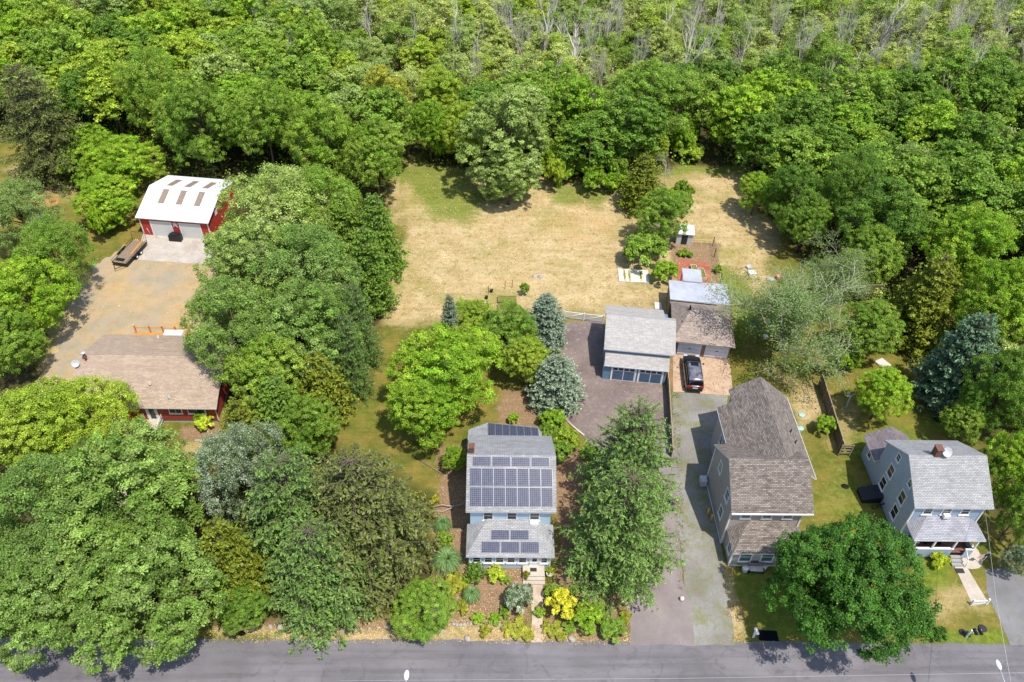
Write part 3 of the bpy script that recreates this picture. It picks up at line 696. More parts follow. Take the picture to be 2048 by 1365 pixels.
tree(490, 880, 62, 11, 'cedar', 'olive', 'olive cedar behind the silver-leaved tree', name='cedar_tree', zc=.5)
tree(490, 955, 92, 13, 'fine_a', 'silver', 'tree with silvery white leaf tips right of the tan lawn patch')
tree(455, 1120, 78, 11, 'cedar', 'olive', 'olive yellow cedar between the maples and the big brown spruce', name='cedar_tree', zc=.5)
tree(720, 1040, 172, 15, 'spruce_a', 'spruce', 'huge olive brown spruce left of the house with solar panels', name='spruce_tree', zc=.42)
tree(590, 1030, 135, 14, 'spruce_b', 'green_spruce', 'dark spruce with pale drooping boughs left of the huge brown spruce', name='spruce_tree', zc=.42)
tree(640, 1150, 125, 12, 'spruce_b', 'green_spruce', 'spruce with exposed pale branches above the roadside', name='spruce_tree', zc=.42)
tree(485, 1215, 52, 4.5, 'round_b', 'dark', 'low dark green tree at the roadside left of the stone edging')
tree(885, 740, 112, 11, 'round_c', 'bright', 'vivid yellow-green maple left of the two blue spruces')
tree(850, 820, 75, 9, 'round_b', 'bright', 'lower lobe of vivid green maple overhanging the side lawn')
tree(1010, 670, 66, 8, 'round_c', 'mid', 'mid green tree between the bright maple and the upper blue spruce')
tree(945, 655, 60, 7, 'round_b', 'willow', 'yellow-green tree behind the vegetable beds')
tree(1050, 720, 50, 7, 'round_b', 'willow', 'yellow-green tree touching the lower blue spruce')
tree(900, 640, 26, 9, 'blue_a', 'blue', 'small blue spruce tip poking out of the green trees', name='spruce_tree', zc=.6)
tree(1090, 640, 48, 7.5, 'blue_a', 'blue', 'tall blue spruce with cones near its top, beside the white picket gate', name='spruce_tree', zc=.5)
tree(1113, 765, 60, 6.8, 'blue_a', 'blue', 'dense round blue spruce beside the garage forecourt', name='spruce_tree', zc=.45)
tree(1262, 915, 122, 14, 'spruce_b', 'green_spruce', 'spruce with bleached tips just below the garage forecourt', name='spruce_tree', zc=.5)
tree(1243, 1068, 138, 14, 'spruce_b', 'green_spruce', 'broad spruce with pale boughs between the solar-panel house and the gravel drive', name='spruce_tree', zc=.38)
tree(850, 1222, 66, 3.6, 'round_c', 'mid', 'low weeping mound-shaped tree with bare pale twigs at the roadside', name='weeping_tree')
tree(1706, 1184, 150, 11.5, 'street_a', 'street', 'large dark green street maple in front of the taupe house')
tree(1625, 1175, 80, 8.5, 'street_a', 'street', 'left lobe of street maples beside the taupe house door')
tree(1765, 790, 56, 7, 'round_b', 'bright', 'small round green tree above the grey-blue house')
tree(1650, 850, 21, 2.2, 'shrub_b', 'bright', 'single bright green bush growing against the dark board fence', name='shrub', cat='shrub')
tree(1600, 612, 150, 13, 'sparse', 'sparse', 'sparse grey-limbed tree with thin foliage right of the brown-roofed garage', bark=TWIG, zc=.55)
tree(1660, 540, 80, 11, 'sparse', 'sparse', 'sparse grey-twigged tree leaning over the sparse tree from the upper right', bark=TWIG, zc=.6)
tree(1740, 660, 62, 8, 'round_b', 'mid', 'green tree just right of the sparse grey-limbed tree')
tree(1008, 275, 92, 16, 'tall_a', 'pale', 'tall pale green tree standing out into the dry field')
tree(1018, 350, 60, 9, 'tall_a', 'pale', 'lower skirt tree at the foot of the tall pale green one in the field')
tree(1285, 365, 50, 9, 'cedar', 'olive', 'dark narrow cedar where the two parts of the dry field meet', name='cedar_tree', zc=.5)
tree(1325, 428, 56, 9, 'round_c', 'mid', 'light green tree beside the small white shed in the field')
tree(1330, 545, 26, 3, 'shrub_b', 'bright', 'vine-like bright shrub left of the flat-roofed extension', name='shrub', cat='shrub')
tree(1290, 500, 46, 4, 'shrub_b', 'mid', 'rounded shrub above the pale concrete slab', name='shrub', cat='shrub')
tree(1515, 385, 42, 7, 'round_b', 'bright', 'vivid green round tree at the right edge of the dry field')
tree(1592, 395, 58, 11, 'round_c', 'dark', 'dark green tree right of the vivid round one at the field edge')
tree(1610, 445, 50, 9, 'round_b', 'dark', 'dark green tree above the sparse grey-limbed tree')
tree(1770, 455, 90, 13, 'round_c', 'dark', 'large dark green maple at the edge of the right-hand wood')
tree(1740, 520, 60, 10, 'round_b', 'mid', 'mid green tree below the large dark maple')
tree(1700, 385, 62, 13, 'fine_a', 'dark', 'grey-branched thin tree in the right-hand wood')
tree(1850, 600, 80, 13, 'cedar', 'olive', 'olive green cedar at the edge of the shaded lawn', name='cedar_tree', zc=.5)
tree(1930, 500, 85, 14, 'round_c', 'bright', 'vine-draped bright green tree at the right edge')
tree(1990, 620, 80, 14, 'round_b', 'bright', 'bright green tree at the right edge above the blue-green spruce')
tree(1925, 720, 72, 13, 'blue_a', 'bluegreen', 'tall blue-green spruce at the edge of the shaded lawn', name='spruce_tree', zc=.5)
tree(2000, 790, 70, 12, 'round_c', 'dark', 'dark green tree at the right edge beside the blue-green spruce')
tree(1925, 845, 42, 6, 'round_b', 'mid', 'small green tree behind the grey-blue house')
tree(2020, 940, 65, 11, 'round_b', 'bright', 'bright green tree right beside the grey-blue house')
tree(2045, 1020, 50, 9, 'round_c', 'mid', 'green tree at the right edge below the bright one')
tree(2035, 1120, 28, 4, 'round_c', 'silver', 'silvery shrub at the right edge of the asphalt drive', name='shrub', cat='shrub')
tree(1300, 200, 95, 14, 'round_c', 'mid', 'broad dark-hearted tree at the centre of the back wood')
tree(765, 210, 58, 14, 'tall_a', 'gold', 'tree with a yellow sunlit top behind the dry field')
tree(885, 200, 58, 12, 'round_b', 'willow', 'plume-like bright tree behind the top of the field')
tree(925, 265, 52, 11, 'round_c', 'willow', 'bright tree left of the tall pale field tree')
tree(750, 320, 64, 13, 'round_b', 'mid', 'dark-bottomed tree at the top left corner of the dry field')
tree(860, 260, 45, 10, 'round_a', 'bright', 'bright tree at the top of the dry field')
tree(650, 285, 72, 15, 'round_c', 'mid', 'broad tree behind the grove, left of the field')
tree(535, 260, 66, 15, 'round_a', 'mid', 'yellow-green tree behind the barn, right one of the pair')
tree(400, 245, 74, 16, 'round_c', 'mid', 'tall tree standing right behind the barn')
tree(310, 190, 66, 15, 'fine_a', 'mid', 'pale-topped tree behind the vivid vine-covered tree')
tree(1130, 345, 24, 3, 'shrub_a', 'bright', 'low bright shrub at the back edge of the dry field', name='shrub', cat='shrub')

g_ = np.random.default_rng(50)
for (cx_, cy_), n_, sx_, sy_, where_ in (((1150, 318), 9, 55, 32, 'just right of the tall field tree'), ((1230, 312), 9, 45, 34, 'above the dark narrow cedar'), ((1215, 355), 5, 30, 12, 'on the back edge of the field'), ((1400, 285), 9, 50, 30, 'at the top of the right field strip'), ((1340, 285), 5, 40, 30, 'between the two field tops'), ((1545, 300), 7, 36, 30, 'behind the vivid round tree'), ((880, 300), 5, 36, 16, 'at the top of the dry field'), ((190, 330), 6, 50, 40, 'among the vivid trees left of the barn'), ((230, 440), 5, 40, 18, 'directly left of the barn'), ((1500, 315), 3, 24, 14, 'at the top right corner of the strip'), ((1345, 395), 3, 20, 16, 'above the small white shed'), ((1700, 700), 4, 40, 30, 'below the sparse grey-limbed tree')):
    for i in range(n_):
        px_, py_ = cx_ + g_.uniform(-1, 1) * sx_, cy_ + g_.uniform(-1, 1) * sy_
        mt_ = ('bright', 'willow', 'mid', 'bright')[int(g_.integers(0, 4))]; lab = {'bright': 'bright green', 'willow': 'yellow-green', 'mid': 'mid green'}[mt_] + ' thicket shrub ' + where_
        tree(px_, py_, g_.uniform(16, 30), g_.uniform(2.4, 6), ('shrub_a', 'shrub_b', 'mid_b')[i % 3], mt_, lab, lab.replace('shrub', 'shrubs', 1), .5, 'thicket_shrub', 'shrub', sep=False)

# ---- the wood behind
def spot(u, v):
    col = next(n for a, n in ((250, 'at the upper left'), (480, 'behind the barn'), (780, 'between barn and dry field'), (960, 'behind the dry field'), (1130, 'above the tall field tree'), (1270, 'above the thicket'), (1440, 'above the right field strip'), (1600, 'above the vivid round tree'), (1830, 'in the right-hand wood'), (9999, 'at the far right edge')) if u < a)
    row = next(n for a, n in ((350, 'lowest row'), (270, 'front row'), (215, 'second row'), (160, 'third row'), (105, 'fourth row'), (50, 'fifth row'), (-999, 'touching the top edge')) if v > a)
    return col + ', ' + row

def in_poly(x, y, poly):
    c = False; n = len(poly)
    for i in range(n):
        x0, y0 = poly[i]; x1, y1 = poly[(i + 1) % n]
        if (y0 > y) != (y1 > y) and x < (x1 - x0) * (y - y0) / (y1 - y0) + x0: c = not c
    return c
cand = []
sp = 6.4
for i, yy in enumerate(np.arange(60, 232, sp * .87)):
    for xx in np.arange(-135, 150, sp):
        x = xx + (i % 2) * sp / 2 + rng.uniform(-1.9, 1.9); y = yy + rng.uniform(-1.9, 1.9)
        if not in_poly(x, y, fpoly) or not in_poly(x, y - 2.5, fpoly): continue
        u, v, d = W((x, y, 8))
        if u < -260 or u > 2310 or v < -120: continue
        if any(math.hypot(x - a, y - b) < r * .62 + 2.6 for a, b, r in PLACED): continue
        cand.append((y, x, u, v))
cand.sort()
print('wood trees', len(cand))
WOODLAB = {
 'dense': {'bright': 'bright green broadleaf tree in the dense wood behind the yards', 'mid': 'mid green broadleaf tree in the dense wood behind the yards', 'dark': 'dark green broadleaf tree in the dense wood behind the yards', 'willow': 'yellow-green broadleaf tree in the dense wood behind the yards', 'pale': 'pale green broadleaf tree in the dense wood behind the yards'},
 'thin': {'swamp': 'thin pale-trunked tree in the swampy back wood', 'willow': 'thin yellow-green tree in the swampy back wood', 'pale': 'thin grey-green tree in the swampy back wood', 'mid': 'thin mid green tree in the swampy back wood'}}
far = []; cnt = {'thin': 0, 'dense': 0}
for y, x, u, v in cand:
    swamp = v < 200 + 40 * math.sin(u * .004 + 1) and u > 640 or v < 20
    patch = noise2(np.array(x), np.array(y), 8, 3, .03); r = rng.random()
    if u > 1250 and v > 150: swamp = rng.random() < .15
    if swamp:
        key = ('thin_a', 'thin_b', 'mid_c', 'thin_b')[int(r * 4)]; mat = rng.choice(['swamp', 'swamp', 'pale', 'willow', 'mid']); R = rng.uniform(2.3, 4.0); H = rng.uniform(6, 11.5)
    else:
        key = ('mid_a', 'mid_b', 'mid_c')[int(r * 3)]
        mat = rng.choice(['bright', 'mid', 'mid', 'willow', 'dark', 'pale'] if u < 1250 else ['dark', 'dark', 'mid', 'bright', 'dark']); R = rng.uniform(3.9, 5.6); H = rng.uniform(9.5, 14)
    k = 'thin' if swamp else 'dense'; cnt[k] += 1
    if cnt[k] < (235 if swamp else 225):
        sh = {'bright': 'bright green', 'mid': 'mid green', 'dark': 'dark green', 'willow': 'yellow-green', 'pale': 'pale grey-green', 'swamp': 'straw-green'}[mat]
        lab = '%s %s %s' % (sh, 'thin-stemmed tree' if swamp else 'broadleaf tree', spot(u, v))
        plant(key, 'thin_tree' if swamp else 'broadleaf_tree', x, y, R, H, mat, label=lab, group=lab.replace(' tree ', ' trees '))
    else: far.append((x, y, R, H, swamp, mat))
print('far trees', len(far))
# dead trees standing among them
dead = [(1380, 60, 50, 13), (1325, 60, 30, 11), (1490, 80, 40, 12), (1190, 75, 32, 12), (905, 60, 26, 12), (820, 70, 22, 12), (1605, 80, 34, 11), (1640, 170, 26, 9), (1840, 130, 34, 11), (1270, 120, 24, 11), (1120, 165, 38, 10), (1555, 130, 30, 10), (1700, 60, 34, 12), (1780, 40, 36, 12),
        (1900, 60, 30, 12), (1190, 215, 20, 10), (1165, 190, 22, 10), (530, 30, 28, 11), (430, 20, 26, 12), (740, 40, 24, 11), (1450, 150, 26, 9), (1010, 30, 26, 11), (1090, 50, 28, 12), (1960, 100, 30, 12), (1230, 40, 26, 12), (1880, 200, 22, 9), (1500, 170, 24, 9), (1760, 130, 26, 10), (1420, 100, 24, 11), (650, 60, 20, 10), (2010, 40, 26, 11), (960, 100, 22, 10), (1335, 150, 20, 9), (1565, 40, 30, 12)]
for i, (px, py, r, H) in enumerate(dead):
    lab = 'bleached leafless tree ' + spot(px, py); tree(px, py, r, H * 1.3, ('snag_a', 'snag_b', 'snag_c')[i % 3], 'mid', lab, group=lab.replace(' tree ', ' trees ', 1), name='dead_tree', zc=.6, sep=False)
for px, py, r, H, lab in [(1745, 400, 34, 12, 'bare grey dead tree inside the right-hand wood above the large dark maple'), (1338, 330, 30, 6, 'bleached fallen-looking dead branches at the corner between the two parts of the field'), (905, 160, 20, 9, 'bare dead treetop sticking out of the plume-like bright tree'), (860, 1235, 26, 3.8, 'bare pale dead twigs sticking out of the weeping mound at the roadside'),
                          (1250, 865, 36, 14.2, 'bleached dead top branches of the spruce below the garage forecourt'), (95, 980, 40, 12.8, 'bare pale limbs showing in the greyish maple at the left edge'), (270, 900, 36, 12.8, 'bare pale limbs poking out of the maple in front of the porch steps')]:
    tree(px, py, r, H, 'snag_c', 'mid', lab, name='dead_tree', zc=.6, sep=False)

# far part of the wood, past counting: one mass
g_ = np.random.default_rng(77)
for i in range(120):
    y = g_.uniform(125, 200); x = g_.uniform(-50, 125); u, v, d = W((x, y, 8))
    if in_poly(x, y, fpoly) and 560 < u < 2080 and -60 < v < 210: plant(('snag_a', 'snag_b', 'snag_c')[i % 3], 'dead_tree', x, y, g_.uniform(1.6, 3.6), g_.uniform(9, 16), 'mid', None, 'bleached leafless tree ' + spot(u, v), 'tree', 'bleached leafless trees ' + spot(u, v))
def low_tree(seed, thin):
    return crown_broad(seed, 1, .18 if not thin else .3, 1., lobes=8, puffs=46 if not thin else 40, lpp=38 if not thin else 24, leaf=.076 if not thin else .064, ragged=.5 if not thin else 1., puff_r=(.12, .22), upper=-.7)[:2]
lows = [low_tree(60 + i, i > 2) for i in range(6)]
Q = []; L = []; MI = []
order = ['bright', 'mid', 'dark', 'willow', 'pale', 'swamp']
for x, y, R, H, sw, mat in far:
    q, l = lows[int(rng.integers(3, 6)) if sw else int(rng.integers(0, 3))]; a = rng.uniform(0, 6.28); c, s = math.cos(a), math.sin(a)
    q2 = q.copy(); q2[..., 0] = (q[..., 0] * c - q[..., 1] * s) * R + x; q2[..., 1] = (q[..., 0] * s + q[..., 1] * c) * R + y; q2[..., 2] = q[..., 2] * H
    l2 = l.copy(); l2[:, 0] = np.clip(l2[:, 0] * rng.uniform(.8, 1.2), .1, .95); l2[:, 1] = np.clip(l2[:, 1] + rng.uniform(-.25, .3), 0, 1); Q.append(q2); L.append(l2); MI += [order.index(mat)] * len(q)
if Q:
    V, F, C = pack(Q, L); me = np_mesh('distant_wood', V, F, None, C)
    for k in order: me.materials.append(LEAF[k])
    me.polygons.foreach_set('material_index', np.array(MI, np.int32))
    tag(add('distant_wood', me), 'far part of the swampy wood reaching the top edge of the photo', 'wood', kind='stuff')

# low growth under and between the trees
def growth(name, pts, r, h, n, leaf, mats, label, cat):
    g = np.random.default_rng(len(pts)); k = np.repeat(np.arange(len(pts)), n); Pp = np.array([(p[0], p[1]) for p in pts])
    rr = np.array([p[2] if len(p) > 2 else 1 for p in pts]) * g.uniform(.6, 1.3, len(pts)); e = unit(g.normal(size=(len(k), 3)) + np.array([0, 0, .5])); e[:, 2] = np.abs(e[:, 2])
    c = np.stack([Pp[k, 0] + e[:, 0] * r * rr[k], Pp[k, 1] + e[:, 1] * r * rr[k], e[:, 2] * h * rr[k] * g.uniform(.3, 1.05, len(k)) + .03], 1)
    Q = leaf_quads(c, unit(e * .6 + np.array([0, 0, .7]) + .5 * g.normal(size=(len(k), 3))), leaf, g)
    lum = np.clip(.46 + .1 * g.normal(size=len(pts))[k] + .1 * g.normal(size=len(k)), .15, .95); hue = np.clip(.4 + .25 * g.normal(size=len(pts))[k] + .15 * g.normal(size=len(k)), 0, 1)
    V, F, C = pack([Q], [np.stack([lum, hue, lum * 0], 1)]); me = np_mesh(name, V, F, None, C)
    for m_ in mats: me.materials.append(LEAF[m_])
    me.polygons.foreach_set('material_index', g.integers(0, len(mats), len(pts))[k].astype(np.int32))
    return tag(add(name, me), label, cat, kind='stuff')
pts = []
for i in range(5200):
    y = 60 + 150 * rng.random() ** .9; x = rng.uniform(-120, 130)
    if in_poly(x, y, fpoly):
        u, v, d = W((x, y, 1))
        if -150 < u < 2200 and v > -60: pts.append((x, y, rng.uniform(.7, 1.8)))
growth('undergrowth', pts, 1.25, 1.9, 46, .34, ['bright', 'mid', 'willow', 'swamp', 'dark'], 'dense green undergrowth filling the gaps of the back wood', 'undergrowth')
pts = []
lp = G([(-150, 770), (60, 760), (170, 850), (280, 880), (370, 900), (440, 960), (520, 900), (660, 860), (700, 900), (840, 1000), (860, 1190), (440, 1250), (-150, 1255)]); ep = G([(440, 430), (770, 420), (765, 640), (730, 760), (650, 850), (480, 860), (430, 700), (455, 560)])
for i in range(1500):
    x = rng.uniform(-50, -2); y = rng.uniform(32, 100)
    if in_poly(x, y, lp) or in_poly(x, y, ep): pts.append((x, y, rng.uniform(.4, 1.1)))
growth('ground_cover', pts, .9, .8, 30, .22, ['mid', 'dark', 'olive'], 'low green ground cover beneath the trees left of the solar-panel house', 'ground cover')

# grass tufts that roughen the lawns, the field and the road edge
def tufts(name, regions, n, h, mats, label):
    g = np.random.default_rng(n); Q = []; L = []; MI = []
    for poly, cnt, mi in regions:
        pg = G(poly); a = np.array(pg); lo, hi = a.min(0), a.max(0); k = 0
        while k < cnt:
            p = g.uniform(lo, hi, (cnt, 2)); ok = poly_weight(p[:, 0], p[:, 1], pg, .3) > .5; p = p[ok][:cnt - k]
            if not len(p): break
            nz = noise2(p[:, 0], p[:, 1], 4, 3, .5); p = p[nz > .4]; k += max(len(p), 20); nb = 5
            kk = np.repeat(np.arange(len(p)), nb); N = len(kk); c = np.stack([p[kk, 0] + g.normal(size=N) * .07, p[kk, 1] + g.normal(size=N) * .07, np.zeros(N)], 1)
            d = unit(g.normal(size=(N, 3)) * .5 + np.array([0, 0, 1.])); b = unit(np.cross(d, rdir(N, g))); hh = (h * g.uniform(.4, 1.3, N))[:, None]
            Q.append(np.stack([c - b * .03, c + b * .03, c + d * hh + b * .012, c + d * hh - b * .012], 1)); L.append(np.stack([np.clip(.5 + .13 * g.normal(size=N), .1, .9), np.clip(.4 + .3 * g.normal(size=N), 0, 1), np.zeros(N)], 1)); MI += [mi] * N
    V, F, C = pack(Q, L); me = np_mesh(name, V, F, None, C)
    for m_ in mats: me.materials.append(LEAF[m_])
    me.polygons.foreach_set('material_index', np.array(MI, np.int32)); return tag(add(name, me), label, 'grass', kind='stuff')
LEAF['straw'] = m_leaf('straw', (206, 184, 122), (224, 208, 156), trans=.2); LEAF['lawn'] = m_leaf('lawn_blade', (122, 136, 52), (164, 158, 78), trans=.3)
tufts('grass_tufts', [(FIELD, 2600, 0), (FIELD, 500, 1), ([(420, 1250), (920, 1240), (1260, 1268), (1260, 1286), (420, 1280)], 900, 0),
      ([(420, 1268), (540, 1268), (540, 1284), (420, 1284)], 300, 1), ([(1440, 1120), (1466, 1130), (1492, 1286), (1464, 1286)], 500, 0),
      ([(1460, 520), (1520, 560), (1560, 760), (1460, 690)], 900, 1), ([(1340, 770), (1360, 790), (1372, 1180), (1356, 1180)], 500, 1)], 9, .1, ['straw', 'lawn'], 'short dry and green grass tufts over the field and the road verge')

# dry leaves, straw and grit lying on the ground
def flecks(name, regions, mats, label):
    g = np.random.default_rng(len(regions) * 13); Q = []; L = []; MI = []
    for poly, cnt, mi, size in regions:
        pg = G(poly); a = np.array(pg); lo, hi = a.min(0), a.max(0); p = g.uniform(lo, hi, (cnt * 2, 2)); ok = (poly_weight(p[:, 0], p[:, 1], pg, .3) > .5) & (noise2(p[:, 0], p[:, 1], 6, 4, .6) + g.uniform(-.2, .2, len(p)) > .47); p = p[ok][:cnt]; N = len(p)
        Q.append(leaf_quads(np.stack([p[:, 0], p[:, 1], g.uniform(.02, .05, N)], 1), unit(g.normal(size=(N, 3)) * .25 + np.array([0, 0, 1.])), size, g, spread=(.4, 1.6))); L.append(np.stack([np.clip(.48 + .16 * g.normal(size=N), .1, .9), g.uniform(0, 1, N), np.zeros(N)], 1)); MI += [mi] * N
    V, F, C = pack(Q, L); me = np_mesh(name, V, F, None, C)
    for m_ in mats: me.materials.append(LEAF[m_])
    me.polygons.foreach_set('material_index', np.array(MI, np.int32)); return tag(add(name, me), label, 'litter', kind='stuff')
LEAF['litter'] = m_leaf('dead_leaf', (128, 92, 66), (176, 146, 112), trans=.1); LEAF['pebble'] = m_leaf('grit', (128, 120, 106), (160, 152, 140), trans=0.)
VERGE = [(420, 1248), (920, 1240), (1260, 1262), (1260, 1290), (420, 1286)]
flecks('leaf_litter', [(FIELD, 8000, 0, .12), (FIELD, 5000, 1, .12), (ZONES['mulch'][0][0], 3000, 1, .08), (ZONES['mulch'][0][0], 1200, 0, .07), (ZONES['mulch'][1][0], 3600, 1, .08), (ZONES['mulch'][2][0], 3600, 1, .08), (ZONES['mulch'][2][0], 1800, 0, .07), (ZONES['mulch'][3][0], 3600, 1, .08),
  (ZONES['mulch'][3][0], 1000, 0, .07), (VERGE, 2600, 0, .07), (VERGE, 2600, 1, .07), ([(420, 1278), (2040, 1278), (2040, 1289), (420, 1289)], 900, 2, .06), ([(1345, 785), (1455, 788), (1412, 960), (1470, 1290), (1382, 1290), (1343, 900)], 2600, 2, .06), ([(60, 790), (150, 600), (265, 478), (432, 534), (450, 640), (160, 780)], 1800, 2, .08), ([(60, 790), (150, 600), (265, 478), (432, 534), (450, 640), (160, 780)], 900, 0, .1),
  ([(1190, 770), (1335, 775), (1338, 900), (1190, 900)], 350, 1, .1), ([(1346, 705), (1459, 718), (1466, 792), (1346, 784)], 900, 1, .12)], ['straw', 'litter', 'pebble'], 'dry leaves, straw and grit scattered over the field, beds and verges')

# ------------------------------------------------------------------ building materials
MT['white'] = m_plain('white_paint', (226, 226, 224), .5, .4, .12, 1.5); MT['greytrim'] = m_plain('grey_trim', (188, 190, 194), .5, .4, .15, 2)
MT['glass'] = m_plain('window_glass', (40, 48, 54), .12, .5, .5, .8); MT['glass2'] = m_plain('green_glass', (76, 106, 104), .1, .8, .4, .9)
MT['black'] = m_plain('black_plastic', (30, 31, 34), .5, .4, .3, 4); MT['dark'] = m_plain('dark_gap', (40, 34, 30), .9, .1, .3, 3)
MT['blue_siding'] = m_siding('blue_siding', (184, 206, 224), .13, .25); MT['blue_siding2'] = m_siding('garage_blue_siding', (96, 140, 166), .13, .3)
MT['taupe'] = m_siding('taupe_siding', (168, 160, 156), .14, .15); MT['bluegrey'] = m_siding('bluegrey_siding', (158, 174, 194), .13, .2)
MT['red_siding'] = m_siding('red_siding', (150, 42, 30), .22, .2, vert=True); MT['barn_red'] = m_siding('barn_red_metal', (176, 36, 24), .25, .12, vert=True)
MT['brownwall'] = m_siding('brown_siding', (122, 102, 90), .2, .2, vert=True)
MT['shingle_taupe'] = m_shingle('taupe_shingles', (110, 100, 94), (148, 138, 128), stain_amt=.15, mott=.8)
MT['shingle_grey'] = m_shingle('grey_shingles', (152, 151, 151), (174, 173, 172), stain=(116, 114, 114), stain_amt=.45)
MT['shingle_tan'] = m_shingle('tan_shingles', (166, 146, 126), (186, 166, 146), stain=(138, 118, 104), stain_amt=.4)
MT['shingle_brown'] = m_shingle('brown_shingles', (152, 136, 124), (178, 162, 148), stain_amt=.3)
MT['shingle_light'] = m_shingle('light_shingles', (168, 163, 157), (184, 179, 173), stain=(150, 146, 140), stain_amt=.4)
MT['shingle_old'] = m_shingle('old_grey_shingles', (150, 150, 156), (172, 172, 178), stain=(112, 110, 114), stain_amt=.5)
MT['shingle_mauve'] = m_shingle('mauve_shingles', (122, 112, 116), (142, 132, 134), stain=(90, 78, 80), stain_amt=.4)
MT['rollroof'] = m_plain('roll_roofing', (176, 176, 178), .8, .2, .22, .8); MT['rollroof2'] = m_plain('grey_flat_roof', (178, 182, 190), .6, .35, .3, .5)
MT['barn_roof'] = m_metal_roof('barn_white_metal', (232, 232, 234)); MT['skylight'] = m_plain('fibreglass_panel', (150, 132, 116), .5, .3, .45, 6)
MT['panel'] = m_panel('solar_cells', (24, 30, 56), (44, 50, 76)); MT['panel2'] = m_panel('dark_solar_cells', (20, 25, 52), (32, 40, 70)); MT['alu'] = m_plain('aluminium', (150, 154, 162), .35, .5, .1, 3, metal=.3)
MT['chimney'] = m_shingle('chimney_brick', (122, 88, 74), (146, 112, 96), stain_amt=.3, bw=.22, bh=.08); MT['rust'] = m_plain('rusty_steel', (132, 84, 62), .8, .2, .45, 5)
MT['teal'] = m_plain('teal_paint', (66, 118, 108), .5, .4, .2, 2); MT['wood'] = m_plain('weathered_wood', (142, 124, 104), .85, .15, .35, 3); MT['orangewood'] = m_plain('orange_wood', (206, 140, 62), .7, .3, .25, 3)
MT['darkwood'] = m_siding('dark_fence_boards', (92, 76, 62), .15, .35, vert=True); MT['fencetop'] = m_plain('fence_cap', (154, 138, 116), .85, .1, .3, 3)
MT['door_white'] = m_siding('ribbed_white_door', (208, 208, 202), .28, .15); MT['door_lilac'] = m_siding('pale_garage_door', (208, 212, 224), .55, .2)
MT['door_glass'] = m_plain('blue_door_panel', (72, 96, 124), .25, .5, .3, .9); MT['mat'] = m_plain('doormat', (62, 60, 62), .9, .1, .2, 6)
MT['stone'] = m_plain('field_stone', (176, 166, 152), .9, .1, .35, 3, bump=.5); MT['deck'] = m_siding('grey_deck', (150, 148, 146), .14, .25); MT['reddeck'] = m_siding('red_porch_floor', (112, 72, 62), .14, .25)
MT['yellow'] = m_plain('yellow_paint', (222, 184, 30), .5, .4, .15, 3); MT['cushion'] = m_plain('cushion', (206, 196, 192), .9, .1, .12, 4); MT['mint'] = m_plain('mint_lid', (156, 196, 184), .6, .3, .15, 3)
MT['white_rail'] = MT['white']

class Bld:
    def __init__(s, name, label, cat, x, y, rz=0.0, group=None):
        s.o = empty(name, (x, y, 0), rz, label, cat, group); s.p = (x, y); s.r = rz
    def part(s, name, mb, mat, parent=None, **k): return mb.build(name, mat, parent or s.o, **k)
    def window(s, c, face, w_, h, mid=True, mull=0, glass='glass', sill=True, frame='white', fw=.1, name='window', panes=True):
        """window on a wall: c is its centre on the wall surface; face is the way it looks"""
        rz = {'f': 0, 'r': math.pi / 2, 'b': math.pi, 'l': -math.pi / 2}[face]
        X4 = Matrix.Translation(c) @ Matrix.Rotation(rz, 4, 'Z'); a, b = w_ / 2, h / 2; m_ = MB()
        m_.box(-a - fw, -.06, b, a + fw, .02, b + fw); m_.box(-a - fw, -.06, -b - fw, a + fw, .02, -b); m_.box(-a - fw, -.055, -b, -a, .02, b); m_.box(a, -.055, -b, a + fw, .02, b)
        if mid: m_.box(-a, -.04, -.025, a, .02, .025)
        for i in range(mull): x = -a + w_ * (i + 1) / (mull + 1); m_.box(x - .02, -.035, -b, x + .02, .02, b)
        if sill: m_.box(-a - fw - .05, -.12, -b - fw - .04, a + fw + .05, .0, -b - fw + .01)
        f = m_.xf(X4).build(name, M(frame), s.o); g = MB().box(-a - .01, -.02, -b - .01, a + .01, .015, b + .01).xf(X4).build('pane', M(glass), f)
        return f
    def door(s, c, face, w_, h, mat='white', glass=None, name='door', frame='white'):
        rz = {'f': 0, 'r': math.pi / 2, 'b': math.pi, 'l': -math.pi / 2}[face]
        X4 = Matrix.Translation(c) @ Matrix.Rotation(rz, 4, 'Z'); a = w_ / 2; m_ = MB()
        d = MB().box(-a, -.045, 0, a, .02, h).xf(X4).build(name, M(mat), s.o)
        m_.box(-a - .1, -.07, 0, -a, .02, h + .1); m_.box(a, -.07, 0, a + .1, .02, h + .1); m_.box(-a, -.07, h, a, .02, h + .1); m_.xf(X4).build('frame', M(frame), d)
        if glass: MB().box(-a * .55, -.06, h * glass[0], a * .55, -.04, h * glass[1]).xf(X4).build('pane', M('glass'), d)
        MB().tube([(a * .75, -.06, h * .45), (a * .75, -.1, h * .45), (a * .6, -.1, h * .45)], .02, 6).xf(X4).build('handle', M('black'), d)
        return d

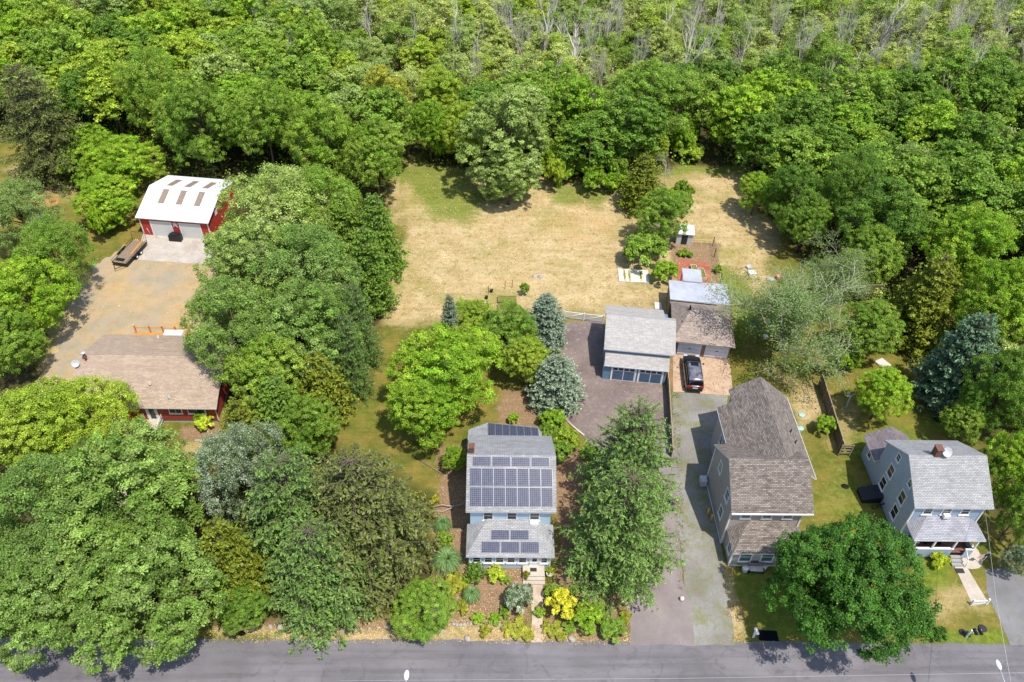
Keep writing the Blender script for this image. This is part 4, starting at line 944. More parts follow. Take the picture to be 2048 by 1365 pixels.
def gable_x(x0, x1, y0, y1, ez, ry, rz_):
    """wall outline (in y,z) for a roof ridge that runs along x"""
    return [(y0, 0), (y1, 0), (y1, ez[1]), (ry, rz_), (y0, ez[0])]
def panel(b, corners, nu, nv, mat='panel', gap=.05, lift=.09, name='solar_panel'):
    """nu x nv framed solar panels laid over a sloping four-cornered patch: bottom left, bottom right, top right, top left"""
    A, B_, C_, D = [Vector(c) for c in corners]; n = (B_ - A).cross(D - A).normalized()
    for i in range(nu):
        for j in range(nv):
            def q(u, v): return (A.lerp(B_, u)).lerp(D.lerp(C_, u), v)
            w_ = (B_ - A).length / nu; h = (D - A).length / nv; u0, u1, v0, v1 = i / nu, (i + 1) / nu, j / nv, (j + 1) / nv
            du = gap / 2 / (B_ - A).length; dv = gap / 2 / (D - A).length
            pts = [q(u0 + du, v0 + dv), q(u1 - du, v0 + dv), q(u1 - du, v1 - dv), q(u0 + du, v1 - dv)]
            o = pts[0].copy(); ex = (pts[1] - pts[0]); ey = (pts[3] - pts[0]); 
            m_ = MB(); t = n * .04; v = [p + n * lift - o for p in pts]; m_.raw([p - t for p in v] + v, [(3, 2, 1, 0), (4, 5, 6, 7), (0, 1, 5, 4), (1, 2, 6, 5), (2, 3, 7, 6), (3, 0, 4, 7)])
            f = m_.build(name, M('alu'), b.o, loc=o)
            e = .022; a_, c_ = e / ex.length, e / ey.length
            iv = [v[0] + ex * a_ + ey * c_, v[1] - ex * a_ + ey * c_, v[2] - ex * a_ - ey * c_, v[3] + ex * a_ - ey * c_]
            g = MB().raw([p + n * .004 for p in iv], [(0, 1, 2, 3)]).build('cells', M(mat), f)

# ------------------------------------------------------------------ house with the solar panels
b = Bld('blue_house', 'narrow light blue shingled house whose grey roofs carry rows of solar panels', 'house', 1.9, 41.0)
ox, oy = 1.9, 41.0
def L(*p): return (p[0] - ox, p[1] - oy) + tuple(p[2:])
wl = MB(); wl.prism([(42.8 - oy, 0), (51.2 - oy, 0), (51.2 - oy, 4.7), (46.8 - oy, 7.5), (42.8 - oy, 5.0)], -1.8 - ox, 5.55 - ox)
wl.box(-1.75 - ox, 39.85 - oy, 0, 5.52 - ox, 42.9 - oy, 2.35); wl.box(-2.1 - ox, 51.1 - oy, 0, 4.9 - ox, 54.0 - oy, 2.5)
b.part('wall', wl, M('blue_siding'))
ez = 5.02
r1 = MB().slab([(-2.18 - ox, 42.45 - oy, 5.0), (5.98 - ox, 42.45 - oy, 5.0), (5.98 - ox, 46.8 - oy, 7.7), (-2.18 - ox, 46.8 - oy, 7.7)], .16)
r1.slab([(-2.18 - ox, 46.8 - oy, 7.7), (5.98 - ox, 46.8 - oy, 7.7), (5.98 - ox, 51.9 - oy, 4.5), (-2.18 - ox, 51.9 - oy, 4.5)], .16)
rf = b.part('roof', r1, [M('shingle_grey'), M('greytrim')])
pz, tz = 2.35, 3.5; fl, fr, bl, br_, tl, tr_ = [L(*q) for q in ((-2.1, 39.5, pz), (5.87, 39.5, pz), (-2.1, 42.95, pz), (5.87, 42.95, pz), (-.2, 42.82, tz), (3.45, 42.82, tz))]
pr_ = MB(); pr_.slab([fl, fr, tr_, tl], .12); pr_.slab([fr, br_, tr_], .12); pr_.slab([bl, fl, tl], .12)
b.part('porch_roof', pr_, [M('shingle_grey'), M('greytrim')])
rr = MB(); rr.slab([L(-2.4, 51.4, 3.55), L(5.15, 51.4, 3.55), L(5.15, 53.7, 2.9), L(4.8, 54.7, 2.6), L(-.4, 55.35, 2.45), L(-2.3, 54.1, 2.8)], .14)
b.part('rear_roof', rr, [M('shingle_old'), M('greytrim')])
sl_ = (7.7 - 5.0) / (46.8 - 42.45)
def rz_(y): return 5.0 + (y - 42.45) * sl_
panel(b, [L(-1.85, 42.85, rz_(42.85)), L(5.68, 42.85, rz_(42.85)), L(5.66, 44.33, rz_(44.33)), L(-1.88, 44.33, rz_(44.33))], 7, 1, gap=.015)
panel(b, [L(-1.88, 44.4, rz_(44.4)), L(5.66, 44.4, rz_(44.4)), L(5.62, 45.78, rz_(45.78)), L(-1.9, 45.78, rz_(45.78))], 7, 1, gap=.015)
panel(b, [L(-1.72, 45.88, rz_(45.88)), L(5.46, 45.88, rz_(45.88)), L(5.42, 46.7, rz_(46.7)), L(-1.72, 46.7, rz_(46.7))], 4, 1, gap=.1)
ps = (tz - pz) / (42.82 - 39.5)
def pz_(y): return pz + (y - 39.5) * ps
panel(b, [L(-.78, 39.8, pz_(39.8)), L(4.52, 39.8, pz_(39.8)), L(4.52, 40.85, pz_(40.85)), L(-.78, 40.85, pz_(40.85))], 3, 1, gap=.1)
panel(b, [L(.08, 40.93, pz_(40.93)), L(3.6, 40.93, pz_(40.93)), L(3.6, 41.85, pz_(41.85)), L(.08, 41.85, pz_(41.85))], 2, 1, gap=.1)
panel(b, [L(-.3, 52.0, 3.4), L(4.9, 52.0, 3.4), L(4.8, 54.45, 2.68), L(-.35, 55.2, 2.5)], 7, 1, mat='panel2', gap=.02)
for x in (-.16, 2.0, 4.06): b.window(L(x, 42.8, 3.98), 'f', .78, 1.2)
for x in (-1.15, -.1, .93, 1.97, 3.0, 4.97): b.window(L(x, 39.85, 1.42), 'f', .62 if x < 4 else .5, .92, fw=.1)
b.door(L(4.1, 39.85, .15), 'f', .74, 1.95, 'white', (.55, .9))
tr = MB(); tr.box(-1.8 - ox, 39.78 - oy, .92, 5.55 - ox, 39.84 - oy, 1.0); tr.box(-1.86 - ox, 39.79 - oy, 0, -1.72 - ox, 39.86 - oy, 2.3); tr.box(5.42 - ox, 39.79 - oy, 0, 5.56 - ox, 39.86 - oy, 2.3)
b.part('trim', tr, M('white'))
ch = MB().box(-2.02 - ox, 47.15 - oy, 6.6, -1.55 - ox, 47.7 - oy, 8.15); ch.box(-2.07 - ox, 47.1 - oy, 8.15, -1.5 - ox, 47.75 - oy, 8.25); c = b.part('chimney', ch, M('chimney'))
MB().box(-1.93 - ox, 47.24 - oy, 8.25, -1.64 - ox, 47.61 - oy, 8.3).build('flue', M('rust'), c)
ac = MB().box(3.68 - ox, 42.25 - oy, 3.1, 4.44 - ox, 42.76 - oy, 3.5); b.part('window_air_conditioner', ac, M('white'), bevel=.02)
ac = MB().box(5.58 - ox, 45.3 - oy, 3.2, 5.95 - ox, 46.0 - oy, 3.65); ac.box(5.58 - ox, 44.9 - oy, 1.9, 6.02 - ox, 45.6 - oy, 2.35); b.part('side_air_conditioner', ac, M('white'), bevel=.02)
st = MB().box(3.05 - ox, 38.75 - oy, 0, 5.03 - ox, 39.84 - oy, .5); st.box(3.05 - ox, 38.45 - oy, 0, 5.05 - ox, 38.75 - oy, .33); st.box(3.05 - ox, 38.15 - oy, 0, 5.05 - ox, 38.45 - oy, .17)
b.part('front_steps', st, M('whitewalk'))
mt = MB().box(3.72, 39.2, .504, 4.32, 39.58, .52).build('doormat', M('mat')); tag(mt, 'grey doormat on the front steps of the house with solar panels', 'doormat')

# ------------------------------------------------------------------ blue two-door garage
b = Bld('blue_garage', 'blue two-door garage with pale grey roof and a lower front roof', 'garage', 12.62, 64.47, R_(-6.65))
wl = MB().box(.02, 0, 0, 7.1, 1.0, 2.45); wl.prism([(1, 0), (7.7, 0), (7.7, 4.0), (4.8, 5.1), (1.0, 3.95)], .04, 7.08)
b.part('wall', wl, M('blue_siding2'))
rf = MB().slab([(-.2, .72, 3.95), (7.75, .72, 3.95), (7.75, 4.8, 5.55), (-.2, 4.8, 5.55)], .14)
rf.slab([(-.2, 4.8, 5.55), (7.75, 4.8, 5.55), (7.75, 5.5, 5.3), (-.2, 5.5, 5.3)], .14)
rf.slab([(-.25, 5.5, 5.05), (6.7, 5.5, 5.05), (6.6, 8.3, 4.1), (-.25, 8.3, 4.1)], .12)
b.part('roof', rf, [M('shingle_light'), M('greytrim')])
b.part('front_roof', MB().slab([(.03, -.3, 2.45), (7.25, -.3, 2.45), (7.25, 1.0, 3.35), (.03, 1.0, 3.35)], .12), [M('shingle_light'), M('white')])
for x0 in (1.0, 4.05):
    d = MB().box(x0, -.06, .02, x0 + 2.6, .0, 2.12).build('garage_door', M('white'), b.o)
    for i in range(2): MB().box(x0 + .08 + i * 1.26, -.075, .14, x0 + 1.26 + i * 1.26, -.05, 1.5).build('panel', M('door_glass'), d)
    for i in range(4): MB().box(x0 + .08 + i * .63, -.075, 1.62, x0 + .6 + i * .63, -.05, 1.98).build('pane', M('glass'), d)
    fm = MB().box(x0 - .12, -.09, 0, x0, .01, 2.2); fm.box(x0 + 2.6, -.09, 0, x0 + 2.72, .01, 2.2); fm.box(x0, -.09, 2.12, x0 + 2.6, .01, 2.2); fm.build('frame', M('white'), d)
b.part('trim', MB().box(.0, -.32, 2.3, 7.27, -.28, 2.44), M('white'))
b.part('side_door', MB().box(-.02, 3.4, 0, .04, 4.3, 2.0), M('greytrim'))
dm = MB().box(.0, .1, 0, .05, .9, 2.1); b.part('corner_board', dm, M('white'))

# ------------------------------------------------------------------ brown-roofed garage with the flat-roofed extension
b = Bld('brown_roof_garage', 'brown-shingled garage with two pale doors and a flat grey roof extension behind', 'garage', 21.7, 68.68, R_(-7.6))
wl = MB().box(0, 0, 0, 6.15, 6.2, 2.5); b.part('wall', wl, M('brownwall'))
E_ = [(-.75, -.65, 2.6), (6.5, -.65, 2.6), (6.5, 6.7, 2.6), (-.75, 6.7, 2.6)]; ra, rb = (1.25, 3.35, 4.35), (4.6, 3.35, 4.35)
rf = MB(); rf.slab([E_[0], E_[1], rb, ra], .14); rf.slab([E_[1], E_[2], rb], .14); rf.slab([E_[2], E_[3], ra, rb], .14); rf.slab([E_[3], E_[0], ra], .14)
b.part('roof', rf, [M('shingle_brown'), M('fencetop')])
b.part('roof_vent', MB().box(1.1, 3.3, 4.2, 1.25, 3.8, 4.6), M('dark'))
fr_ = MB().slab([(-.9, 6.65, 2.95), (6.45, 6.6, 2.95), (6.35, 10.9, 2.75), (-.95, 10.7, 2.75)], .14); fr_.slab([(.8, 10.6, 2.99), (3.2, 10.6, 2.99), (3.15, 13.3, 2.9), (.75, 13.3, 2.9)], .14)
b.part('flat_roof', fr_, [M('rollroof2'), M('greytrim')])
pw = MB()
for x, y in ((-.8, 10.5), (6.2, 10.7), (.9, 13.1), (3.0, 13.1), (-.8, 8.5), (6.25, 8.6)): pw.box(x - .06, y - .06, 0, x + .06, y + .06, 2.65)
pw.box(-.85, 6.3, 0, -.75, 10.4, 2.6); pw.box(-.75, 6.35, 0, 6.2, 6.45, 2.6); b.part('extension_posts', pw, M('wood'))
for x0 in (.15, 3.3):
    d = MB().box(x0, -.05, .02, x0 + 2.7, .0, 2.2).build('garage_door', M('door_lilac'), b.o); MB().tube([(x0 + 1.2, -.08, 1.2), (x0 + 1.5, -.08, 1.2)], .03, 6).build('handle', M('black'), d)
    MB().box(x0, -.06, .02, x0 + 2.7, -.052, .3).build('weather_strip', M('concrete'), d)

# ------------------------------------------------------------------ taupe house
ox, oy = 25.2, 46.0
b = Bld('taupe_house', 'tall taupe house with mottled brown shingle roofs and a long rear wing', 'house', ox, oy)
wl = MB(); wl.prism([(42.72 - oy, 0), (50.1 - oy, 0), (50.1 - oy, 5.2), (46.35 - oy, 7.85), (42.72 - oy, 5.25)], 21.92 - ox, 28.5 - ox)
wl.box(22.15 - ox, 40.3 - oy, 0, 28.4 - ox, 42.75 - oy, 2.35)
wl.prism([(23.2 - ox, 0), (30.3 - ox, 0), (30.3 - ox, 5.1), (27.15 - ox, 7.8), (23.2 - ox, 5.2)], 49.9 - oy, 54.8 - oy, 'y')
wl.prism([(24.7 - ox, 0), (30.3 - ox, 0), (30.3 - ox, 5.1), (27.15 - ox, 7.8), (24.7 - ox, 6.1)], 54.8 - oy, 56.8 - oy, 'y'); wl.box(28.5 - ox, 46.8 - oy, 0, 30.3 - ox, 49.9 - oy, 5.0)
b.part('wall', wl, M('taupe'))
RZ = 8.1; ry = 46.35; f0 = 42.35; s1 = (RZ - 5.3) / (ry - f0)
main = MB(); main.slab([L(21.78, f0, 5.3), L(29.3, f0, 5.3), L(29.2, ry, RZ), L(21.78, ry, RZ)], .16); main.slab([L(21.78, ry, RZ), L(29.2, ry, RZ), L(29.2, 50.5, RZ - s1 * (50.5 - ry)), L(21.78, 50.5, RZ - s1 * (50.5 - ry))], .16)
b.part('roof', main, [M('shingle_taupe'), M('white')])
wx = 27.2; Re, Le = 30.75, 23.0; rz1 = 5.05; lz = 5.25; WZ = 8.12
wg = MB(); wg.slab([L(wx, 46.2, WZ), L(Re, 46.5, rz1), L(Re, 57.2, rz1), L(wx, 57.0, WZ)], .16)
wg.slab([L(Le, 50.3, lz), L(wx, 46.2, WZ), L(wx, 55.3, WZ), L(Le, 55.3, lz)], .16)
zl = WZ - (WZ - lz) * (wx - 24.4) / (wx - Le)
wg.slab([L(24.4, 55.3, zl), L(wx, 55.3, WZ), L(wx, 57.0, WZ), L(24.4, 57.0, zl)], .16)
b.part('wing_roof', wg, [M('shingle_taupe'), M('white')])
pz, tz = 2.5, 3.75; A_ = L(22.0, 39.95, pz), L(29.0, 39.95, pz), L(28.9, 42.75, pz), L(22.0, 42.75, pz), L(23.75, 42.72, tz), L(27.1, 42.72, tz)
pr_ = MB(); pr_.slab([A_[0], A_[1], A_[5], A_[4]], .12); pr_.slab([A_[1], A_[2], A_[5]], .12); pr_.slab([A_[3], A_[0], A_[4]], .12)
b.part('porch_roof', pr_, [M('shingle_taupe'), M('white')])
for x in (23.35, 25.3, 27.2): b.window(L(x, 42.72, 4.62), 'f', .78, .95, glass='glass2')
b.window(L(21.92, 47.75, 5.1), 'l', .7, 1.1, glass='glass2'); b.window(L(21.92, 44.55, 5.0), 'l', .8, 1.2, glass='glass2'); b.window(L(21.92, 44.7, 2.2), 'l', .8, 1.2, glass='glass2'); b.window(L(22.15, 41.2, 1.6), 'l', .7, 1.1, glass='glass2')
for x in (23.45, 25.45):
    f = b.window(L(x, 40.3, 1.5), 'f', 1.0, 1.3, glass='glass2'); MB().box(x - .6 - ox, 40.02 - oy, .5, x + .6 - ox, 40.22 - oy, .72).build('window_box', M('wood'), f)
b.door(L(27.55, 40.3, .2), 'f', .95, 1.95, 'teal', (.5, .85))
b.window(L(23.2, 52.3, 3.6), 'l', .7, 1.1, glass='glass2')
tr = MB()
for x, y, z in ((21.9, 42.7, 5.1), (28.46, 42.7, 5.1), (22.13, 40.28, 2.3), (28.36, 40.28, 2.3), (21.9, 50.05, 5.1)): tr.box(x - .05 - ox, y - .05 - oy, 0, x + .09 - ox, y + .09 - oy, z)
tr.box(22.2 - ox, 40.24 - oy, 0, 28.4 - ox, 40.29 - oy, .14); tr.tube([L(21.82, 42.3, 5.15), L(21.82, 42.6, 4.9), L(21.82, 42.66, .2)], .045, 6)
tr.box(21.86 - ox, 42.8 - oy, .0, 21.915 - ox, 50.0 - oy, .1)
b.part('corner_board', tr, M('white'))
gt = MB().box(Re - ox - .02, 46.5 - oy, rz1 - .15, Re - ox + .05, 57.2 - oy, rz1 - .04); gt.box(Le - ox - .03, 50.6 - oy, lz - .15, Le - ox + .02, 55.3 - oy, lz - .04); gt.box(21.8 - ox, f0 - oy - .1, 5.14, 29.25 - ox, f0 - oy, 5.27)
b.part('gutter', gt, M('white'))
for q in ((29.1, 51.0), (29.3, 49.8)):
    z = WZ - (WZ - rz1) * (q[0] - wx) / (Re - wx); b.part('vent_pipe', MB().tube([L(q[0], q[1], z - .1), L(q[0], q[1], z + .45)], .07, 8), M('black'))
ac = MB().box(21.1 - ox, 49.2 - oy, .1, 21.75 - ox, 50.0 - oy, .95); b.part('air_conditioner', ac, M('greytrim'), bevel=.03)

# ------------------------------------------------------------------ grey-blue house on the right
ox, oy = 42.2, 46.0
b = Bld('grey_blue_house', 'grey-blue clapboard house with pale grey roof, brick chimney and open front porch', 'house', ox, oy)
wl = MB(); wl.prism([(43.25 - oy, 0), (50.7 - oy, 0), (50.7 - oy, 5.45), (47.0 - oy, 7.9), (43.25 - oy, 5.45)], 38.95 - ox, 45.4 - ox)
wl.prism([(38.97 - ox, 0), (42.6 - ox, 0), (42.6 - ox, 3.0), (40.9 - ox, 4.05), (38.97 - ox, 2.95)], 50.7 - oy, 53.6 - oy, 'y')
b.part('wall', wl, M('bluegrey'))
rf = MB(); rf.slab([L(38.65, 42.95, 5.5), L(46.0, 42.95, 5.5), L(46.0, 47.0, 8.15), L(38.65, 47.0, 8.15)], .15); rf.slab([L(38.65, 47.0, 8.15), L(46.0, 47.0, 8.15), L(46.0, 51.05, 5.5), L(38.65, 51.05, 5.5)], .15)
b.part('roof', rf, [M('shingle_grey'), M('greytrim')])
rf = MB(); rf.slab([L(38.45, 50.5, 2.85), L(40.9, 50.5, 4.2), L(40.9, 54.0, 4.2), L(38.45, 53.9, 2.85)], .13); rf.slab([L(40.9, 50.5, 4.2), L(43.0, 50.5, 2.95), L(43.0, 53.9, 2.95), L(40.9, 54.0, 4.2)], .13)
b.part('rear_roof', rf, [M('shingle_mauve'), M('white')])
pz, tz = 2.95, 4.0; A_ = L(38.85, 41.2, pz), L(45.6, 41.2, pz), L(45.6, 43.3, pz), L(38.85, 43.3, pz), L(40.5, 43.27, tz), L(43.9, 43.27, tz)
pr_ = MB(); pr_.slab([A_[0], A_[1], A_[5], A_[4]], .12); pr_.slab([A_[1], A_[2], A_[5]], .12); pr_.slab([A_[3], A_[0], A_[4]], .12); b.part('porch_roof', pr_, [M('shingle_old'), M('white')])
for x in (40.3, 42.05, 43.8): b.window(L(x, 43.25, 4.7), 'f', .72, .9)
b.part('window_air_conditioner', MB().box(41.78 - ox, 42.8 - oy, 4.05, 42.35 - ox, 43.2 - oy, 4.45), M('white'), bevel=.02)
for y, z, h in ((48.3, 6.1, .75), (45.3, 6.05, .7), (48.35, 4.0, 1.35), (48.5, 1.9, 1.3), (45.3, 3.9, 1.35), (45.2, 1.75, 1.45), (52.3, 1.75, .85)):
    b.window(L(38.95 if y < 51 else 38.97, y, z), 'l', .85 if h > 1 else .55, h, mull=0)
ch = MB().box(41.0 - ox, 46.8 - oy, 7.3, 41.55 - ox, 47.5 - oy, 8.95); ch.box(40.95 - ox, 46.75 - oy, 8.95, 41.6 - ox, 47.55 - oy, 9.05); b.part('chimney', ch, M('chimney'))
dish = MB().lathe([(.02, 0), (.2, .03), (.36, .1), (.45, .2), (.43, .2), (.34, .12), (.02, .03)], 18); dish.xf(Matrix.Translation(L(42.0, 47.0, 8.6)) @ Matrix.Rotation(R_(50), 4, 'X')); d = b.part('satellite_dish', dish, M('greytrim'))
MB().tube([L(42.0, 47.0, 7.9), L(42.0, 47.05, 8.6)], .03, 6).build('bracket', M('black'), d)
dk = MB().box(39.15 - ox, 41.45 - oy, .55, 45.2 - ox, 43.2 - oy, .7); b.part('porch_floor', dk, M('reddeck'))
rl = MB().box(39.15 - ox, 41.3 - oy, .1, 43.15 - ox, 41.42 - oy, 1.42); b.part('porch_half_wall', rl, M('bluegrey')); b.part('porch_rail', MB().box(39.1 - ox, 41.25 - oy, 1.42, 43.2 - ox, 41.47 - oy, 1.5).box(44.35 - ox, 41.25 - oy, 1.3, 45.15 - ox, 41.4 - oy, 1.42).box(45.05 - ox, 41.4 - oy, 1.3, 45.2 - ox, 43.1 - oy, 1.42), M('white'))
b.part('side_half_wall', MB().box(44.4 - ox, 41.28 - oy, .1, 45.12 - ox, 41.38 - oy, 1.3).box(45.08 - ox, 41.4 - oy, .1, 45.16 - ox, 43.1 - oy, 1.3), M('bluegrey'))
for x in (39.25, 41.1, 43.1, 45.1): b.part('porch_post', MB().box(x - .07 - ox, 41.3 - oy, 1.5, x + .07 - ox, 41.42 - oy, 2.85), M('white'))
st = MB()
for i in range(3): st.box(43.2 - ox, 41.25 - .3 * (i + 1) - oy, 0, 44.3 - ox, 41.25 - .3 * i - oy, .52 - .17 * i)
b.part('front_steps', st, M('deck')); rl = MB()
for x in (44.38,): rl.tube([L(x, 41.2, 1.4), L(x, 40.3, .95)], .04, 6); rl.tube([L(x, 40.3, 0), L(x, 40.3, 1.0)], .045, 6)
b.part('stair_rail', rl, M('white')); tr = MB()
for x, y, z in ((38.92, 43.2, 5.4), (45.36, 43.2, 5.4)): tr.box(x - .03 - ox, y - .03 - oy, 0, x + .1 - ox, y + .1 - oy, z)
b.part('corner_board', tr, M('white')); b.door(L(43.7, 43.25, .7), 'f', .85, 1.95, 'white', (.4, .9))
for q, lab, nm in (((39.95, 42.3, .72), 'small white table on the red porch floor', 'porch_table'),):
    t = empty(nm, q, 0, lab, 'table'); MB().box(-.4, -.25, .5, .4, .25, .55).build('tabletop', M('white'), t); MB().box(-.35, -.2, 0, -.3, .2, .5).box(.3, -.2, 0, .35, .2, .5).build('legs', M('white'), t)
t = empty('porch_bench', (41.8, 42.4, .72), 0, 'black bench on the red porch floor of the grey-blue house', 'bench'); MB().box(-.75, -.22, .38, .75, .22, .44).build('seat', M('black'), t); MB().box(-.75, .2, .44, .75, .25, .9).build('backrest', M('black'), t); MB().box(-.7, -.2, 0, -.64, .2, .38).box(.64, -.2, 0, .7, .2, .38).build('legs', M('black'), t)
tag(MB().box(43.35, 39.65, .024, 44.15, 40.15, .04).build('doormat', M('mat')), 'black doormat at the foot of the porch steps of the grey-blue house', 'doormat')
bk = empty('cellar_bulkhead', (38.0, 48.2, 0), 0, 'black sloping cellar hatch against the left wall of the grey-blue house', 'cellar hatch')
MB().prism([(-.95, 0), (.93, 0), (.93, 1.0), (-.95, .45)], -.75, .75, 'y').build('body', M('black'), bk); MB().slab([(-1.02, -.8, .5), (.93, -.8, 1.08), (.93, -.01, 1.08), (-1.02, -.01, .5)], .04).build('hatch_door', M('black'), bk); MB().slab([(-1.02, .01, .5), (.93, .01, 1.08), (.93, .8, 1.08), (-1.02, .8, .5)], .04).build('hatch_door', M('black'), bk)

# ------------------------------------------------------------------ red barn garage
b = Bld('red_barn', 'red metal barn garage with white metal gable roof, a star and two roll-up doors', 'barn', -47.97, 91.11, R_(-6))
Wd, D_ = 9.5, 10.2
prof = [(0, 0), (D_, 0), (D_, 2.95), (5.2, 4.4), (0, 2.95)]
b.part('wall', MB().prism(prof, 0, Wd), M('barn_red'))
def gp(y): return np.interp(y, [-.35, 5.2, D_ + .3], [3.0, 4.6, 3.05])
rf = MB(); ys = [-.35, 5.2, D_ + .3]
for a, c in zip(ys[:-1], ys[1:]): rf.slab([(-.3, a, gp(a)), (Wd + .3, a, gp(a)), (Wd + .3, c, gp(c)), (-.3, c, gp(c))], .12)
b.part('roof', rf, [M('barn_roof'), M('white')])
for x in (1.9, 4.4, 6.95):
    for y0, y1 in ((2.3, 4.75), (5.7, 8.6)):
        m_ = MB().slab([(x, y0, gp(y0) + .04), (x + .85, y0, gp(y0) + .04), (x + .85, y1, gp(y1) + .04), (x, y1, gp(y1) + .04)], .05, side=0); b.part('roof_light', m_, M('skylight'))
for x0 in (1.5, 5.55):
    d = MB().box(x0, -.06, .02, x0 + 2.75, .0, 2.35).build('rollup_door', M('door_white'), b.o); fm = MB().box(x0 - .13, -.09, 0, x0, .01, 2.45); fm.box(x0 + 2.75, -.09, 0, x0 + 2.88, .01, 2.45); fm.box(x0, -.09, 2.35, x0 + 2.75, .01, 2.45); fm.build('frame', M('white'), d)
sp_ = []
for k in range(10):
    a = math.pi / 2 + k * math.pi / 5; r = .62 if k % 2 == 0 else .25; sp_.append((r * math.cos(a), r * math.sin(a)))
star = MB().raw([(x, 0, z) for x, z in sp_] + [(0, -.12, 0)], [(i, (i + 1) % 10, 10) for i in range(10)]); star.xf(Matrix.Translation((4.85, -.03, 2.1))); b.part('star', star, M('cushion'))
tr = MB()
for x in (-.04, Wd - .08): tr.box(x, -.05, 0, x + .12, .05, 2.9)
b.part('corner_board', tr, M('white')); b.part('wall_hook', MB().tube([(.7, -.05, 1.2), (.72, -.12, 1.2), (.95, -.1, .2)], .025, 6), M('white'))
b.part('side_window', MB().box(Wd, 2.6, 2.2, Wd + .05, 3.3, 3.0), M('white'))

# ------------------------------------------------------------------ red ranch house
ox, oy = -36.3, 62.0
b = Bld('red_ranch_house', 'long red ranch house with tan shingle roof and rusty stovepipe', 'house', ox, oy)
b.part('wall', MB().prism([(57.0 - oy, .45), (67.2 - oy, .45), (67.2 - oy, 2.75), (62.05 - oy, 4.75), (57.0 - oy, 2.75)], -43.5 - ox, -29.0 - ox), M('red_siding')); b.part('foundation', MB().box(-43.4 - ox, 57.1 - oy, 0, -29.1 - ox, 67.1 - oy, .45), M('greytrim'))
rf = MB(); rf.slab([L(-44.2, 56.45, 2.9), L(-28.5, 56.45, 2.9), L(-28.7, 62.05, 5.0), L(-43.95, 62.05, 5.0)], .15); rf.slab([L(-43.95, 62.05, 5.0), L(-28.7, 62.05, 5.0), L(-28.6, 67.6, 2.9), L(-44.0, 67.6, 2.9)], .15)
b.part('roof', rf, [M('shingle_tan'), M('white')])
b.door(L(-35.6, 57.0, .5), 'f', 1.0, 1.95, 'white', (.1, .9)); b.part('front_landing', MB().box(-36.4 - ox, 55.6 - oy, 0, -34.8 - ox, 56.95 - oy, .5).box(-36.4 - ox, 55.3 - oy, 0, -34.8 - ox, 55.6 - oy, .33).box(-36.4 - ox, 55.0 - oy, 0, -34.8 - ox, 55.3 - oy, .17), M('whitewalk'))
rl = MB()
for x in (-36.5, -34.7):
    rl.tube([L(x, 56.9, 1.45), L(x, 55.7, 1.45), L(x, 54.9, .95)], .05, 6); rl.tube([L(x, 56.9, .65), L(x, 55.7, .65), L(x, 54.9, .2)], .04, 6)
    for i in range(12): y = 56.85 - i * .17; z = 1.45 if y > 55.7 else 1.45 - (55.7 - y) * .62; rl.tube([L(x, y, z - .8), L(x, y, z)], .022, 4)
b.part('stair_rail', rl, M('white'))
for x, w_ in ((-33.1, 1.2), (-30.9, 1.7)): b.window(L(x, 57.0, 1.95), 'f', w_, .7, mid=False, mull=1)
p_ = MB().tube([L(-43.1, 61.5, 4.4), L(-43.1, 61.5, 5.7)], .14, 10); c = b.part('stovepipe', p_, M('rust')); MB().lathe([(.1, 0), (.26, .02), (.26, .1), (.02, .18)], 12, L(-43.1, 61.5, 5.75)).build('cap', M('greytrim'), c)
dish = MB().lathe([(.02, 0), (.2, .03), (.32, .1), (.4, .18), (.38, .18), (.3, .1), (.02, .03)], 18); dish.xf(Matrix.Translation(L(-43.9, 60.8, 4.9)) @ Matrix.Rotation(R_(50), 4, 'X') @ Matrix.Rotation(R_(20), 4, 'Y')); d = b.part('satellite_dish', dish, M('greytrim')); MB().tube([L(-43.9, 60.9, 4.4), L(-43.9, 60.8, 4.9)], .03, 6).build('bracket', M('black'), d)
for x, y, z in ((-35.8, 58.9, 3.85), (-33.5, 57.5, 3.3), (-37.6, 66.8, 3.2)): b.part('vent_pipe', MB().tube([L(x, y, z - .1), L(x, y, z + .35)], .07, 8).lathe([(.18, -.0), (.1, .1), (.08, .12)], 10, L(x, y, z)), M('greytrim'))
b.part('trim', MB().box(-28.98 - ox, 57.0 - oy, .45, -28.9 - ox, 57.12 - oy, 2.7), M('white'))
rk = MB(); rk.tube([L(-28.62, 56.5, 2.72), L(-28.62, 62.05, 4.8)], .05, 4); rk.tube([L(-28.62, 62.05, 4.8), L(-28.62, 67.5, 2.72)], .05, 4); b.part('rake_board', rk, M('white'))
# back deck of the ranch house
d = Bld('back_deck', 'unfinished back deck with orange wooden rail posts behind the ranch house', 'deck', -38.0, 69.5)
d.part('deck_floor', MB().box(-4.2, -2.1, .4, 4.4, 1.2, .5), M('orangewood')); pr_ = MB().box(-4.2, 1.12, 1.2, 4.4, 1.2, 1.28)
for i, x in enumerate((-4.1, -2.4, -.9, .6, 2.2, 4.2)): d.part('post', MB().box(x - .07, 1.05, 0, x + .07, 1.19, 1.5).box(x - .09, 1.03, 1.5, x + .09, 1.21, 1.56), M('orangewood'))
d.part('rail', pr_, M('orangewood')); cv = empty('covered_furniture', (-37.4, 69.9, .5), 0, 'white covered furniture on the unfinished back deck', 'furniture cover'); MB().box(-1.1, -.5, 0, 1.1, .5, .75).build('cover', M('white'), cv, bevel=.12)

